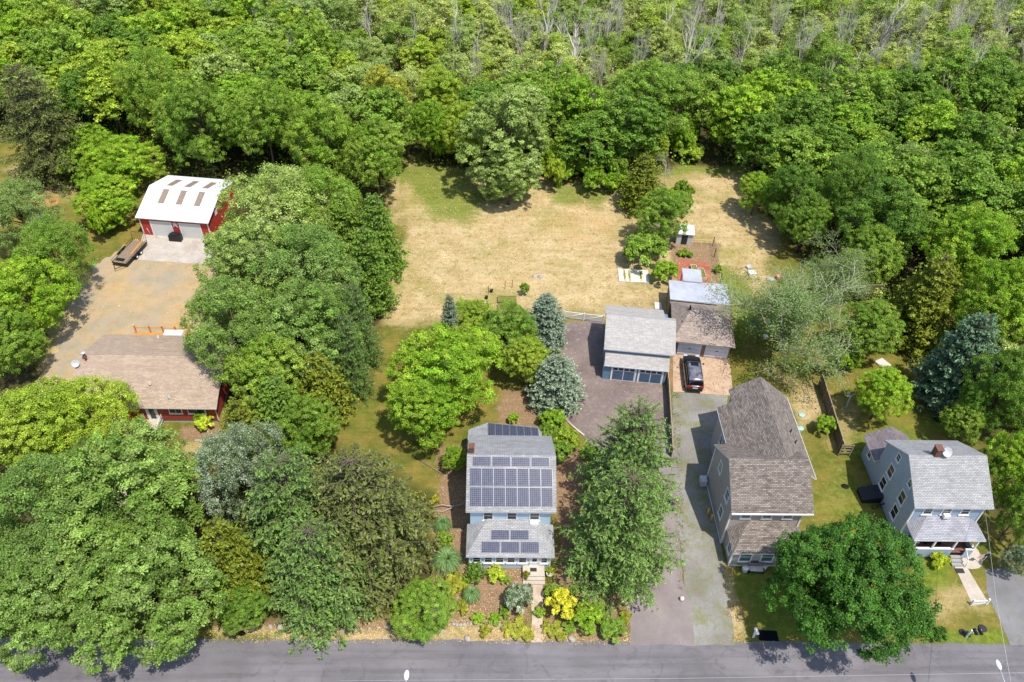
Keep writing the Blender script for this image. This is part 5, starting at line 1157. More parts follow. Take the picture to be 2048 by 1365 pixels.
# small sheds
b = Bld('garden_shed', 'small white-roofed shed beside the light green tree in the field', 'shed', *P(1366, 482)[:2], R_(-6)); b.part('wall', MB().box(-1.1, -.9, 0, 1.1, .9, 1.7), M('greytrim')); b.part('roof', MB().slab([(-1.25, -1.1, 1.85), (1.25, -1.1, 1.85), (1.25, 1.1, 2.0), (-1.25, 1.1, 2.0)], .08), [M('white'), M('white')]); b.part('door', MB().box(-.4, -.93, .05, .4, -.89, 1.6), M('glass'))
b = Bld('small_outbuilding', 'small outbuilding with flat white roof half hidden by the pale tree at the left edge', 'shed', *P(90, 462)[:2], 0); b.part('wall', MB().box(-1.2, -.9, 0, 1.2, .9, 1.7), M('brownwall')); b.part('roof', MB().slab([(-1.35, -1.1, 1.8), (1.35, -1.1, 1.8), (1.35, 1.1, 1.95), (-1.35, 1.1, 1.95)], .08), [M('white'), M('white')])

# ------------------------------------------------------------------ shrubs and garden plants
bush(888, 1082, 21, 1.3, 'hedge', 'bright', 'round bright green clipped shrub between the two large ornamental grasses')
bush(950, 1146, 24, 1.5, 'hedge', 'dark', 'dark clipped box hedge at the left front corner of the solar-panel house')
bush(990, 1148, 19, 1.1, 'shrub_a', 'lime', 'yellow-green shrub beside the dark clipped hedge')
bush(1037, 1196, 31, 2.2, 'shrub_b', 'silver', 'large dark shrub with pale leaf tips left of the paver walk')
bush(1125, 1212, 30, 2.6, 'shrub_b', 'yellow', 'golden yellow shrub right of the paver walk')
bush(1105, 1187, 18, 1.4, 'shrub_a', 'mid', 'green shrub above the golden yellow one')
bush(1170, 1236, 33, 1.9, 'shrub_a', 'bright', 'rounded bright green shrub right of the golden yellow one')
bush(1225, 1258, 28, 1.3, 'shrub_b', 'mid', 'low green shrub nearest the driveway mouth')
bush(955, 1238, 14, .6, 'shrub_b', 'bright', 'small green plant at the left end of the low stone edging', name='plant', cat='plant')
bush(990, 1239, 14, .6, 'shrub_b', 'bright', 'small green plant in the middle of the low stone edging', name='plant', cat='plant')
bush(1036, 1262, 30, .5, 'hosta', 'gold', 'patch of yellowish perennials left of the paver walk by the road', name='perennials', cat='plant')
bush(1108, 1262, 24, .5, 'hosta', 'gold', 'patch of yellowish perennials right of the paver walk by the road', name='perennials', cat='plant')
bush(1099, 1143, 9, .8, 'hosta', 'lime', 'potted yellow-green plant right of the front steps', name='potted_plant', cat='plant')
bush(1052, 1152, 8, .9, 'hosta', 'gold', 'potted plant on the left edge of the front steps', name='potted_plant', cat='plant')
bush(909, 920, 26, 3.2, 'round_b', 'bright', 'tall bright green shrub against the left wall of the solar-panel house')
bush(1105, 842, 26, 2.2, 'shrub_b', 'bright', 'bright green shrub behind the solar-panel house by the forecourt edge')
bush(1095, 868, 24, 2.4, 'shrub_a', 'mid', 'green shrub touching the rear corner of the solar-panel house')
bush(1135, 880, 26, 2.2, 'shrub_b', 'willow', 'yellow-green shrub beside the timber edging')
bush(1120, 905, 26, 2.2, 'shrub_b', 'mid', 'green shrub on the right side of the solar-panel house')
bush(1027, 838, 12, 1.2, 'shrub_b', 'bright', 'small bright shrub behind the rear solar panels')
bush(1875, 1119, 21, 1.0, 'hosta', 'lime', 'big yellow-green hosta in front of the porch half wall', name='hosta', cat='plant')
bush(1877, 1270, 17, 1.2, 'shrub_b', 'street', 'small dark shrub near the road left of the twin mailboxes')
bush(408, 846, 20, 1.4, 'shrub_b', 'lime', 'yellow-green shrub in front of the red ranch house windows')
bush(398, 838, 11, 1.8, 'shrub_a', 'bright', 'upright green shrub behind the yellow-green one at the ranch house')
bush(1049, 580, 10, 1.8, 'shrub_b', 'mid', 'lone small bush beside the vegetable beds')
bush(940, 362, 8, 1.6, 'cedar', 'dark', 'tiny dark conifer near the back edge of the field', name='conifer', cat='shrub') if False else None
bush(1118, 362, 8, 2.2, 'cedar', 'dark', 'tiny dark conifer at the back edge of the dry field', name='conifer', cat='shrub')
bush(905, 1175, 30, 1.1, 'hosta', 'gold', 'yellowish ground plants beside the weeping mound', name='perennials', cat='plant')
bush(1436, 540, 9, 1.0, 'shrub_b', 'bright', 'narrow row of green plants along the wire fence of the brick patio', name='plant', cat='plant')
bush(1370, 508, 14, .7, 'hosta', 'bright', 'leafy plants in the soil bed behind the brick patio', name='plant', cat='plant')
bush(1337, 705, 8, .9, 'shrub_a', 'bright', 'small bright weed clump between the two garages', name='plant', cat='plant')

for i, (px_, py_, r_, k_, mt_, lab) in enumerate((
    (925, 1215, 16, 'hosta', 'gold', 'low yellow-green plant at the left end of the front bed'), (1012, 1160, 11, 'shrub_b', 'mid', 'tiny green plant on the mulch below the porch windows'), (1008, 1225, 13, 'hosta', 'mid', 'low green plant at the foot of the large dark shrub'),
    (1078, 1225, 12, 'shrub_b', 'bright', 'small green plant hugging the right side of the paver walk'), (1140, 1255, 15, 'shrub_a', 'mid', 'small green shrub between the golden and the rounded green shrub'), (1200, 1215, 16, 'shrub_b', 'mid', 'green plant at the foot of the broad spruce'),
    (925, 1165, 13, 'hosta', 'bright', 'low green plant below the dark clipped hedge'), (1250, 1235, 14, 'hosta', 'gold', 'yellowish plant at the right edge of the front bed'), (970, 1262, 14, 'hosta', 'gold', 'sprawling yellowish plant on the verge below the stone edging'), (1180, 905, 20, 'shrub_b', 'bright', 'bright shrub at the bottom left corner of the garage forecourt'),
    (870, 1000, 12, 'hosta', 'gold', 'low plant beside the split-log rail'), (1150, 1180, 13, 'shrub_b', 'mid', 'dark green plant behind the golden yellow shrub'))):
    bush(px_, py_, r_, .6, k_, mt_, lab, name='plant', cat='plant')
def fountain(px, py, rpx, h, label, seed):
    g = np.random.default_rng(seed); c = P(px, py, h * .4); R = rpx * W((c[0], c[1], h * .4))[2] / FPX; n = 620; Q = []; Lm = []
    a = g.uniform(0, 6.283, n); out = R * g.uniform(.45, 1.05, n); hh = h * g.uniform(.7, 1.1, n); d = np.stack([np.cos(a), np.sin(a), a * 0], 1); s = np.stack([-np.sin(a), np.cos(a), a * 0], 1)
    ts = np.linspace(0, 1, 6)
    pp = [d * (out * t ** 1.1)[:, None] + np.array([0, 0, 1]) * (hh * (1 - (1.55 * t - .75) ** 2 / .64 * .95 if False else np.sin(math.pi * min(1, t * .82 + .05)))  )[:, None] for t in ts]
    for i in range(5):
        w0, w1 = .035 * (1 - ts[i]) + .008, .035 * (1 - ts[i + 1]) + .008; Q.append(np.stack([pp[i] - s * w0, pp[i] + s * w0, pp[i + 1] + s * w1, pp[i + 1] - s * w1], 1)); Lm.append(np.stack([np.clip(.5 + .12 * g.normal(size=n), .2, .9), np.clip(.2 + .6 * ts[i] + .1 * g.normal(size=n), 0, 1), a * 0], 1))
    V, F, C = pack(Q, Lm); o = add('ornamental_grass', np_mesh('ornamental_grass', V, F, LEAF['grass'], C)); o.location = (c[0], c[1], 0); return tag(o, label, 'grass clump')
fountain(885, 1050, 21, 1.1, 'upper ornamental grass clump left of the solar-panel house', 1)
fountain(893, 1122, 36, 1.3, 'largest ornamental grass clump left of the solar-panel house', 2)
fountain(942, 1190, 21, 1.0, 'lone spiky grass clump on the bare mulch in front of the house', 3)

# ------------------------------------------------------------------ the parked car
def car(x, y, rz):
    o = empty('parked_car', (x, y, .03), rz, 'black family SUV with grey sheen roof parked nose-in before the pale garage doors', 'car')
    t = NT('car_paint'); paint = t.done(srgb(30, 30, 34), .22, .6, 0, None, {'Coat Weight': .6, 'Coat Roughness': .05}); glass = m_plain('car_glass', (14, 17, 20), .06, .8, .3, 1); tyre = m_plain('tyre', (26, 26, 27), .9, .1, .2, 4); rim = m_plain('rim', (150, 152, 156), .3, .6, .2, 4, metal=.7)
    red = m_plain('tail_lamp', (150, 20, 22), .15, .6, .2, 4); clear = m_plain('head_lamp', (200, 204, 210), .1, .7, .1, 4)
    # body stations along y (front at +y): y, half width, sill z, beltline z
    st = [(-2.52, .70, .45, .82), (-2.45, .86, .36, .98), (-2.2, .94, .30, 1.06), (-1.4, .97, .26, 1.10), (0, .97, .26, 1.06), (1.2, .97, .26, 1.03), (1.75, .96, .28, 1.0), (2.2, .90, .32, .92), (2.48, .76, .38, .80), (2.56, .55, .45, .68)]
    v = []; f = []; k = 10
    for yy, hw, z0, z1 in st:
        ring = [(-hw * .9, z0), (-hw, z0 + .16), (-hw * 1.0, (z0 + z1) / 2), (-hw * .97, z1 - .08), (-hw * .86, z1), (hw * .86, z1), (hw * .97, z1 - .08), (hw * 1.0, (z0 + z1) / 2), (hw, z0 + .16), (hw * .9, z0)]
        v += [(a, yy, b_) for a, b_ in ring]
    for i in range(len(st) - 1):
        for j in range(k): f.append((i * k + j, (i + 1) * k + j, (i + 1) * k + (j + 1) % k, i * k + (j + 1) % k))
    f.append(tuple(range(k))); f.append(tuple((len(st) - 1) * k + j for j in range(k))[::-1])
    mb = MB().raw(v, f, 0, True); body = mb.build('body', paint, o, smooth=True)
    m_ = body.modifiers.new('s', 'SUBSURF'); m_.levels = 2; m_.render_levels = 2
    # cabin: glasshouse and roof
    def loft(sts, kk=8):
        v = []; f = []
        for yy, wb, zb, wt, zt in sts: v += [(-wb, yy, zb), (-wb * .6 - wt * .4, yy, zb * .55 + zt * .45), (-wt, yy, zt - .05), (-wt * .8, yy, zt), (wt * .8, yy, zt), (wt, yy, zt - .05), (wb * .6 + wt * .4, yy, zb * .55 + zt * .45), (wb, yy, zb)]
        for i in range(len(sts) - 1):
            for j in range(kk): f.append((i * kk + j, (i + 1) * kk + j, (i + 1) * kk + (j + 1) % kk, i * kk + (j + 1) % kk))
        f.append(tuple(range(kk))); f.append(tuple((len(sts) - 1) * kk + j for j in range(kk))[::-1]); return MB().raw(v, f, 0, True)
    gh = loft([(-2.32, .82, 1.0, .72, 1.12), (-2.05, .86, 1.0, .68, 1.58), (-1.6, .88, 1.0, .66, 1.68), (0, .88, 1.0, .66, 1.70), (.55, .88, 1.0, .66, 1.64), (1.35, .84, .98, .74, 1.08)]); g_ = gh.build('glasshouse', glass, o, smooth=True)
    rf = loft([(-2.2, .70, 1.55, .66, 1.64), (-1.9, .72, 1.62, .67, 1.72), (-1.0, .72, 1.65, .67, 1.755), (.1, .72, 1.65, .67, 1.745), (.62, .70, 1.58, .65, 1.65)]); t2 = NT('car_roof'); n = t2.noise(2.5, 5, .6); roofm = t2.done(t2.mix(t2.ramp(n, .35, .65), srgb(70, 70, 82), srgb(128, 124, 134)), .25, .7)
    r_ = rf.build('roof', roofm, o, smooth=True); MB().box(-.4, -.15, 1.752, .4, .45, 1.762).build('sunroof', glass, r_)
    for s_ in (-1, 1): MB().tube([(s_ * .62, -1.9, 1.76), (s_ * .62, -1.6, 1.82), (s_ * .62, .0, 1.81), (s_ * .62, .4, 1.73)], .02, 6).build('roof_rail', paint, r_)
    for px_ in (.35, -.75, -1.75):
        for s_ in (-1, 1): MB().tube([(s_ * .865, px_ + .05, 1.0), (s_ * .68, px_ - .05, 1.66)], .04, 4).build('pillar', paint, g_)
    for s_ in (-1, 1):
        for yy in (-1.55, 1.55):
            w_ = MB().lathe([(.2, -.11), (.33, -.11), (.36, -.06), (.36, .06), (.33, .11), (.2, .11)], 22).xf(Matrix.Translation((s_ * .87, yy, .36)) @ Matrix.Rotation(math.pi / 2, 4, 'Y')).build('wheel', tyre, o)
            MB().lathe([(.03, 0), (.2, -.02), (.22, .02), (.03, .05)], 14).xf(Matrix.Translation((s_ * (.87 + .08), yy, .36)) @ Matrix.Rotation(s_ * math.pi / 2, 4, 'Y')).build('rim', rim, w_)
        MB().box(s_ * .62 - .24, -2.53, .84, s_ * .62 + .24, -2.35, 1.0).build('tail_light', red, o, bevel=.03); MB().box(s_ * .62 - .2, 2.25, .74, s_ * .62 + .2, 2.46, .88).build('headlight', clear, o, bevel=.03)
        MB().box(s_ * 1.08 - .1, .85, 1.02, s_ * 1.08 + .1, 1.0, 1.16).build('wing_mirror', paint, o, bevel=.03)
    MB().box(-.26, -2.56, .74, .26, -2.53, .88).build('licence_plate', M('cushion'), o); MB().box(-.8, -2.6, .42, .8, -2.4, .56).build('bumper', M('dark'), o, bevel=.03)
    return o
c0, c1 = P(1391, 778), P(1383, 712); dirc = math.atan2(c1[1] - c0[1], c1[0] - c0[0]) - math.pi / 2
cc = P(1386, 744, .8); car(cc[0], cc[1], dirc).scale = (1.1, 1.08, 1.08)

# ------------------------------------------------------------------ flatbed trailer
tp = [P(*q) for q in ((240, 536), (284, 488))]; ta = math.atan2(tp[1][1] - tp[0][1], tp[1][0] - tp[0][0]) - math.pi / 2; tc = (tp[0] + tp[1]) / 2
t = empty('flatbed_trailer', (tc[0], tc[1], 0), ta, 'black flatbed trailer with wooden deck and raised ramp gate at the concrete apron', 'trailer')
MB().box(-1.0, -2.5, .55, 1.0, 2.5, .62).build('deck', M('wood'), t); fr_ = MB().box(-1.06, -2.5, .45, -.98, 2.5, .66).box(.98, -2.5, .45, 1.06, 2.5, .66).box(-1.06, -2.56, .45, 1.06, -2.5, .66)
fr_.tube([(-1.03, -2.5, .95), (-1.03, 2.5, .95)], .03, 6).tube([(1.03, -2.5, .95), (1.03, 2.5, .95)], .03, 6)
for x in (-1.03, 1.03):
    for y in (-2.5, -1.2, 0, 1.2, 2.5): fr_.tube([(x, y, .6), (x, y, .95)], .025, 5)
fr_.tube([(-.9, -2.5, .5), (0, -3.7, .5)], .05, 6).tube([(.9, -2.5, .5), (0, -3.7, .5)], .05, 6); fr_.build('frame', M('black'), t)
rg = MB().tube([(-1.0, 2.5, .6), (-1.0, 2.62, 2.0), (1.0, 2.62, 2.0), (1.0, 2.5, .6)], .035, 6)
for i in range(6): rg.tube([(-.7 + .28 * i, 2.5, .6), (-.7 + .28 * i, 2.62, 2.0)], .022, 5)
rg.build('ramp_gate', M('rust'), t)
for s_ in (-1, 1):
    for yy in (-.5, .45):
        w_ = MB().lathe([(.16, -.1), (.3, -.1), (.33, 0), (.3, .1), (.16, .1)], 18).xf(Matrix.Translation((s_ * 1.2, yy, .33)) @ Matrix.Rotation(math.pi / 2, 4, 'Y')).build('wheel', M('black'), t)
        MB().lathe([(.02, 0), (.17, 0), (.15, .04), (.02, .05)], 12).xf(Matrix.Translation((s_ * 1.29, yy, .33)) @ Matrix.Rotation(s_ * math.pi / 2, 4, 'Y')).build('rim', M('white'), w_)
    MB().box(s_ * 1.2 - .14, -1.0, .68, s_ * 1.2 + .14, .95, .74).build('fender', M('black'), t, bevel=.02)
tag(MB().rbox((tc[0] + .6 * math.cos(ta), tc[1] + .9, .66), (.2, 3.2, .06), ta + .05).build('plank', M('orangewood')), 'loose pale plank lying on the deck of the flatbed trailer', 'plank')
tag(MB().rbox((tc[0] - .6, tc[1] - 1.8, .68), (1.1, .5, .1), ta).build('black_crate', M('black')), 'flat black crate at the tongue end of the flatbed trailer', 'crate')

def at(px, py, z=0): p = P(px, py, z); return (float(p[0]), float(p[1]), z)
g_ = empty('covered_grill', at(353, 481), R_(-6), 'black covered grill standing in front of the red post between the barn doors', 'grill'); MB().box(-.85, -.4, 0, .85, .4, .95).box(-.5, -.35, .95, .5, .35, 1.2).build('cover', M('black'), g_, bevel=.08)
g_ = empty('wheeled_bin', at(418, 494), R_(-6), 'black wheeled bin at the right end of the barn apron', 'bin'); MB().prism([(-.28, 0), (.28, 0), (.36, 1.05), (-.36, 1.05)], -.3, .3, 'y').build('body', M('black'), g_); MB().box(-.4, -.4, 1.05, .4, .4, 1.13).build('lid', M('black'), g_, bevel=.02)

# brush and dirt heaps left of the barn
g_ = np.random.default_rng(5); c = at(118, 368); mb = MB()
for i in range(90):
    a = g_.normal() * .5 + .2; l = g_.uniform(.6, 2); x, y = c[0] + g_.normal() * 2.4, c[1] + g_.normal() * 1.5; mb.tube([(x, y, .1 + g_.uniform(0, .4)), (x + l * math.cos(a) * .5, y + l * math.sin(a) * .5, .2 + g_.uniform(0, .5)), (x + l * math.cos(a), y + l * math.sin(a), .1)], [.05, .035, .01], 4, cap=False)
tag(mb.build('brush_pile', TWIG), 'heap of dead branches on the grass left of the barn', 'brush pile', kind='stuff')
def mound(name, px, py, r, h, mat, label, cat, seed=3):
    x, y, _ = at(px, py); g = np.random.default_rng(seed); n = 18; v = []; f = []
    for i in range(n + 1):
        for j in range(n + 1):
            a, b_ = (i / n * 2 - 1) * r, (j / n * 2 - 1) * r * .8; d = math.hypot(a / r, b_ / (r * .8)); z = h * max(0, 1 - d * d) * (1 + .5 * (noise2(np.array(a + x), np.array(b_ + y), seed, 3, 1.2) - .5)) - .02; v.append((x + a, y + b_, float(z)))
    for i in range(n):
        for j in range(n): f.append((i * (n + 1) + j, (i + 1) * (n + 1) + j, (i + 1) * (n + 1) + j + 1, i * (n + 1) + j + 1))
    o = MB().raw(v, f, 0, True).build(name, mat); return tag(o, label, cat)
mound('dirt_pile', 90, 405, 1.9, .7, m_plain('clay', (198, 132, 88), .95, .05, .35, 2, bump=.5), 'small heap of orange clay left of the barn', 'dirt pile')

# ------------------------------------------------------------------ fences and gate
a, c = P(1334, 775), P(1342, 915); mb = MB()
f_ = empty('board_fence', (float(a[0]), float(a[1]), 0), 0, 'dark weathered board fence between the garage forecourt and the gravel drive', 'fence')
dx, dy = float(c[0] - a[0]), float(c[1] - a[1]); Lf = math.hypot(dx, dy); an = math.atan2(dy, dx); R4 = Matrix.Rotation(an, 4, 'Z'); mb.box(0, -.03, .05, Lf, .03, 1.45).xf(R4).build('boards', M('darkwood'), f_)
for i in range(int(Lf / 2.2) + 1): MB().box(i * 2.2 - .06, -.1, 0, i * 2.2 + .06, .02, 1.55).xf(R4).build('post', M('fencetop'), f_)
MB().box(0, -.06, 1.45, Lf, .06, 1.5).xf(R4).build('cap_rail', M('fencetop'), f_)
w_ = empty('sloped_fence_end', at(1334, 772), 0, 'orange-brown sloping boards where the fence meets the blue garage', 'fence'); MB().prism([(-.0, 0), (1.6, 0), (1.6, 2.1), (0, 1.2)], -.04, .04, 'x').build('boards', M('orangewood'), w_); MB().box(-.08, -.1, 0, .08, .02, 1.3).build('post', M('fencetop'), w_)
a, c = P(1637, 772), P(1680, 912)
f_ = empty('board_fence', (float(a[0]), float(a[1]), 0), 0, 'dark brown solid board fence crossing the lawn between the two right-hand houses', 'fence')
dx, dy = float(c[0] - a[0]), float(c[1] - a[1]); Lf = math.hypot(dx, dy); an = math.atan2(dy, dx); R4 = Matrix.Rotation(an, 4, 'Z'); MB().box(0, -.03, .03, Lf, .03, 1.75).xf(R4).build('boards', M('darkwood'), f_); MB().box(0, -.05, 1.75, Lf, .05, 1.79).xf(R4).build('cap_rail', M('fencetop'), f_)
for i in range(int(Lf / 2.4) + 1): MB().box(i * 2.4 - .05, -.12, 0, i * 2.4 + .05, -.03, 1.8).xf(R4).build('post', M('fencetop'), f_)
x0, y0, _ = at(1676, 912); f_ = empty('rail_gate', (x0, y0, 0), 0, 'short wooden rail gate at the near end of the brown board fence', 'gate')
for x in (0, 1.15): MB().box(x - .06, -.06, 0, x + .06, .06, 1.75).build('post', M('fencetop'), f_)
for z in (.4, .85, 1.3, 1.62): MB().box(.06, -.03, z, 1.09, .03, z + .14).build('rail', M('fencetop'), f_)
a, c = P(1128, 637), P(1206, 646); f_ = empty('picket_gate', (float(a[0]), float(a[1]), 0), 0, 'white picket double gate between the blue spruce and the blue garage', 'gate')
dx, dy = float(c[0] - a[0]), float(c[1] - a[1]); Lf = math.hypot(dx, dy); an = math.atan2(dy, dx); R4 = Matrix.Rotation(an, 4, 'Z')
for k in range(2):
    x0 = k * Lf / 2; m_ = MB()
    for i in range(17): x = x0 + .1 + i * (Lf / 2 - .2) / 16; m_.box(x - .035, -.02, .1, x + .035, .0, 1.1)
    m_.xf(R4).build('pickets', M('white'), f_); MB().box(x0 + .05, .0, .18, x0 + Lf / 2 - .05, .05, .26).box(x0 + .05, .0, 1.02, x0 + Lf / 2 - .05, .05, 1.12).tube([(x0 + .1, -.03, .2), (x0 + Lf / 2 - .1, -.03, 1.1)], .04, 4).xf(R4).build('frame', M('white'), f_)
for x in (0, Lf / 2, Lf): MB().box(x - .06, -.06, 0, x + .06, .06, 1.25).xf(R4).build('post', M('white'), f_)
f_ = empty('log_rail_fence', at(862, 1019), 0, 'crooked split-log rail beside the huge brown spruce', 'fence'); MB().tube([(0, 0, .3), (1.1, .25, .4), (2.2, 0, .5), (3.4, .5, .45)], .06, 6).tube([(0, -.3, .15), (1.2, -.35, .15), (2.1, 0, .35)], .06, 6).build('rail', PALEBARK, f_); MB().tube([(2.1, 0, 0), (2.1, 0, .6)], .06, 6).build('post', PALEBARK, f_)
e0 = at(824, 912); e1 = at(886, 950); tag(MB().tube([e0[:2] + (.1,), e1[:2] + (.1,)], .07, 6).build('timber_edging', M('wood')), 'long dark timber edging between the side lawn and the mulch', 'garden edging')
e = [at(*q)[:2] for q in ((1124, 833), (1148, 856), (1168, 872))]; tag(MB().tube([(x, y, .08) for x, y in e], .09, 4).build('timber_edging', M('cushion')), 'pale timber edging along the corner of the garage forecourt', 'garden edging')
# garden fence of thin posts and wire
f_ = empty('wire_fence', at(1425, 480), 0, 'thin wire fence on dark posts around the brick patio', 'fence'); o_ = np.array(at(1425, 480)); pl = [np.array(at(*q)) - o_ for q in ((1378, 489), (1425, 492), (1428, 515), (1434, 545), (1440, 566))]
for p in pl: MB().tube([tuple(p), tuple(p + np.array([0, 0, 1.5]))], .045, 6).build('post', M('dark'), f_)
m_ = MB()
for i in range(len(pl) - 1):
    for z in (.3, .7, 1.1, 1.4): m_.tube([tuple(pl[i] + np.array([0, 0, z])), tuple(pl[i + 1] + np.array([0, 0, z]))], .012, 3, cap=False)
m_.build('wire', M('dark'), f_)

def stuffbox(name, px, py, size, rz, mat, label, cat, bevel=.02, tilt=0, z=0):
    x, y, _ = at(px, py, z); return tag(MB().rbox((x, y, z + size[2] / 2), size, rz, tilt).build(name, mat, bevel=bevel), label, cat)
# raised beds and garden things
def bed(px, py, w_, d_, h, label, mat='wood', soil='gold', rz=0):
    o = empty('raised_bed', at(px, py), rz, label, 'raised bed'); m_ = MB().box(-w_ / 2, -d_ / 2, 0, w_ / 2, -d_ / 2 + .08, h).box(-w_ / 2, d_ / 2 - .08, 0, w_ / 2, d_ / 2, h).box(-w_ / 2, -d_ / 2 + .08, 0, -w_ / 2 + .08, d_ / 2 - .08, h).box(w_ / 2 - .08, -d_ / 2 + .08, 0, w_ / 2, d_ / 2 - .08, h); m_.build('boards', M(mat), o)
    MB().box(-w_ / 2 + .08, -d_ / 2 + .08, 0, w_ / 2 - .08, d_ / 2 - .08, h * .8).build('soil', m_plain('soil', (128, 132, 56), .95, .05, .5, 6, bump=.6), o); return o
bed(1014, 602, 2.4, 1.2, .35, 'raised vegetable bed with yellow-green growth, upper one beside the lone bush'); bed(1014, 616, 2.4, .9, .3, 'raised vegetable bed partly covered by the green trees, lower one beside the lone bush')
bed(1388, 545, .8, 2.2, .5, 'left raised planter on the brick patio', 'whitewalk'); bed(1403, 552, .8, 2.2, .5, 'right raised planter on the brick patio', 'whitewalk')
stuffbox('concrete_block', 967, 609, (.7, .5, .35), .05, M('cushion'), 'pale pair of hollow concrete blocks beside the vegetable beds', 'block'); stuffbox('log_stack', 968, 618, (.8, .5, .3), 0, M('dark'), 'dark low crate below the pale concrete blocks', 'crate')
for i, (px, py, lab) in enumerate(((973, 598, 'black plant pot just above the pale concrete blocks'), (983, 585, 'black plant pot farther up beside the vegetable beds'))): x, y, _ = at(px, py); tag(MB().lathe([(.16, 0), (.2, .4), (.22, .42), (.17, .42), (.15, .35)], 12, (x, y, 0)).build('plant_pot', M('black')), lab, 'plant pot')
for i, (px, py) in enumerate(((955, 615), (977, 588), (1010, 578), (1024, 576))): x, y, _ = at(px, py); tag(MB().tube([(x, y, 0), (x, y, 1.3)], .035, 6).build('garden_stake', M('dark')), 'thin dark stake standing around the vegetable beds', 'stake', 'garden stakes')
for px, py, lab in ((1069, 554, 'left one of two grey rocks lying on the dry field'), (1081, 555, 'right one of two grey rocks lying on the dry field')): mound('rock', px, py, .45, .4, M('stone'), lab, 'rock', px)
# pale slab with weeds
o = empty('slab_foundation', at(1267, 553), R_(-3), 'pale concrete slab with weeds growing in its cracks, in the dry field', 'slab'); MB().box(-1.9, -1.25, 0, 1.9, 1.25, .1).build('slab', m_surface('cream_slab', (222, 212, 186), (232, 224, 204), fine=10, patch=.8, stains=(196, 180, 140), bump=.2), o)
MB().box(-2.0, -1.35, 0, 2.0, -1.25, .14).box(-2.0, 1.25, 0, 2.0, 1.35, .14).box(-2.0, -1.25, 0, -1.9, 1.25, .14).box(1.9, -1.25, 0, 2.0, 1.25, .14).build('border', M('cushion'), o)
ck = MB()
for x in (-1.2, -.55, .1, .95): ck.box(x, -1.2, .1, x + .02, 1.2, .106)
ck.box(-1.85, .1, .1, 1.85, .12, .107); ck.build('crack', M('dark'), o); g_ = np.random.default_rng(9); k = 900; xs = np.choose(g_.integers(0, 3, k), (-1.2, -.55, .95)) + g_.normal(size=k) * .08; ys = np.clip(g_.normal(size=k) * .55, -1.15, 1.15)
Q = leaf_quads(np.stack([xs, ys, .1 + g_.uniform(0, .1, k)], 1), unit(g_.normal(size=(k, 3)) + np.array([0, 0, 1.])), .12, g_); V, F, C = pack([Q], [np.stack([np.full(k, .5), g_.uniform(0, 1, k), xs * 0], 1)]); add('weeds', np_mesh('weeds', V, F, LEAF['gold'], C), o)
stuffbox('pallet', 1316, 613, (.9, 1.3, .14), R_(-4), M('cushion'), 'weathered pallet leaning behind the blue garage', 'pallet')

# ------------------------------------------------------------------ things on the right-hand lots
for px, py, lab in ((1603, 831, 'upper mint green septic lid in the lawn beside the taupe house'), (1601, 858, 'lower mint green septic lid in the lawn beside the taupe house')): x, y, _ = at(px, py); tag(MB().lathe([(.34, 0), (.34, .1), (.3, .14), (.02, .16)], 24, (x, y, 0), sc=(1.05, 1)).build('septic_lid', M('mint')), lab, 'septic lid')
def tpole(px, py, h, label, w_=1.0):
    x, y, _ = at(px, py); o = empty('clothes_post', (x, y, 0), R_(15), label, 'clothesline post'); MB().box(-.06, -.06, 0, .06, .06, h).build('post', M('greytrim'), o); MB().box(-w_ / 2, -.05, h - .12, w_ / 2, .05, h).build('crossbar', M('greytrim'), o); return x, y
a = tpole(1691, 816, 2.1, 'pale T-shaped clothesline post on the lawn beside the small round tree'); c = tpole(1668, 752, 2.1, 'T-shaped clothesline post half hidden under the sparse grey-limbed tree')
tag(MB().tube([(a[0] - .35, a[1], 2.05), ((a[0] + c[0]) / 2 - .35, (a[1] + c[1]) / 2, 1.9), (c[0] - .35, c[1], 2.05)], .012, 3).tube([(a[0] + .35, a[1], 2.05), ((a[0] + c[0]) / 2 + .35, (a[1] + c[1]) / 2, 1.9), (c[0] + .35, c[1], 2.05)], .012, 3).build('clothesline', M('greytrim')), 'two thin lines strung between the clothesline posts', 'clothesline')
for px, py, lab in ((1414, 1030, 'upper yellow bollard against the left wall of the taupe house'), (1421, 1042, 'lower yellow bollard against the left wall of the taupe house')): x, y, _ = at(px, py); tag(MB().lathe([(.09, 0), (.09, .95), (.06, 1.02), (.01, 1.03)], 12, (x, y, 0)).build('bollard', M('yellow')), lab, 'bollard')
o = empty('garden_bench', at(1510, 1143), R_(-2), 'brown garden bench with a pale cushion below the taupe house windows', 'bench'); MB().box(-.75, -.3, .36, .75, .3, .42).build('seat', M('dark'), o); MB().box(-.75, .28, .42, .75, .34, .9).build('backrest', M('brownwall'), o); MB().box(-.72, -.28, 0, -.66, .28, .36).box(.66, -.28, 0, .72, .28, .36).build('legs', M('dark'), o); MB().box(-.62, -.28, .42, .62, .26, .52).build('cushion', M('cushion'), o, bevel=.03)
x, y, _ = at(1489, 1142); tag(MB().lathe([(.26, 0), (.3, .5), (.32, .52), (.3, .56), (.02, .6)], 20, (x, y, 0)).build('white_bin', M('white')), 'white lidded bucket left of the garden bench', 'bucket')
x, y, _ = at(1527, 1139); tag(MB().lathe([(.18, 0), (.22, .5), (.23, .54), (.02, .56)], 18, (x, y, 0)).build('white_bin', M('cushion')), 'smaller cream bucket right of the garden bench', 'bucket')
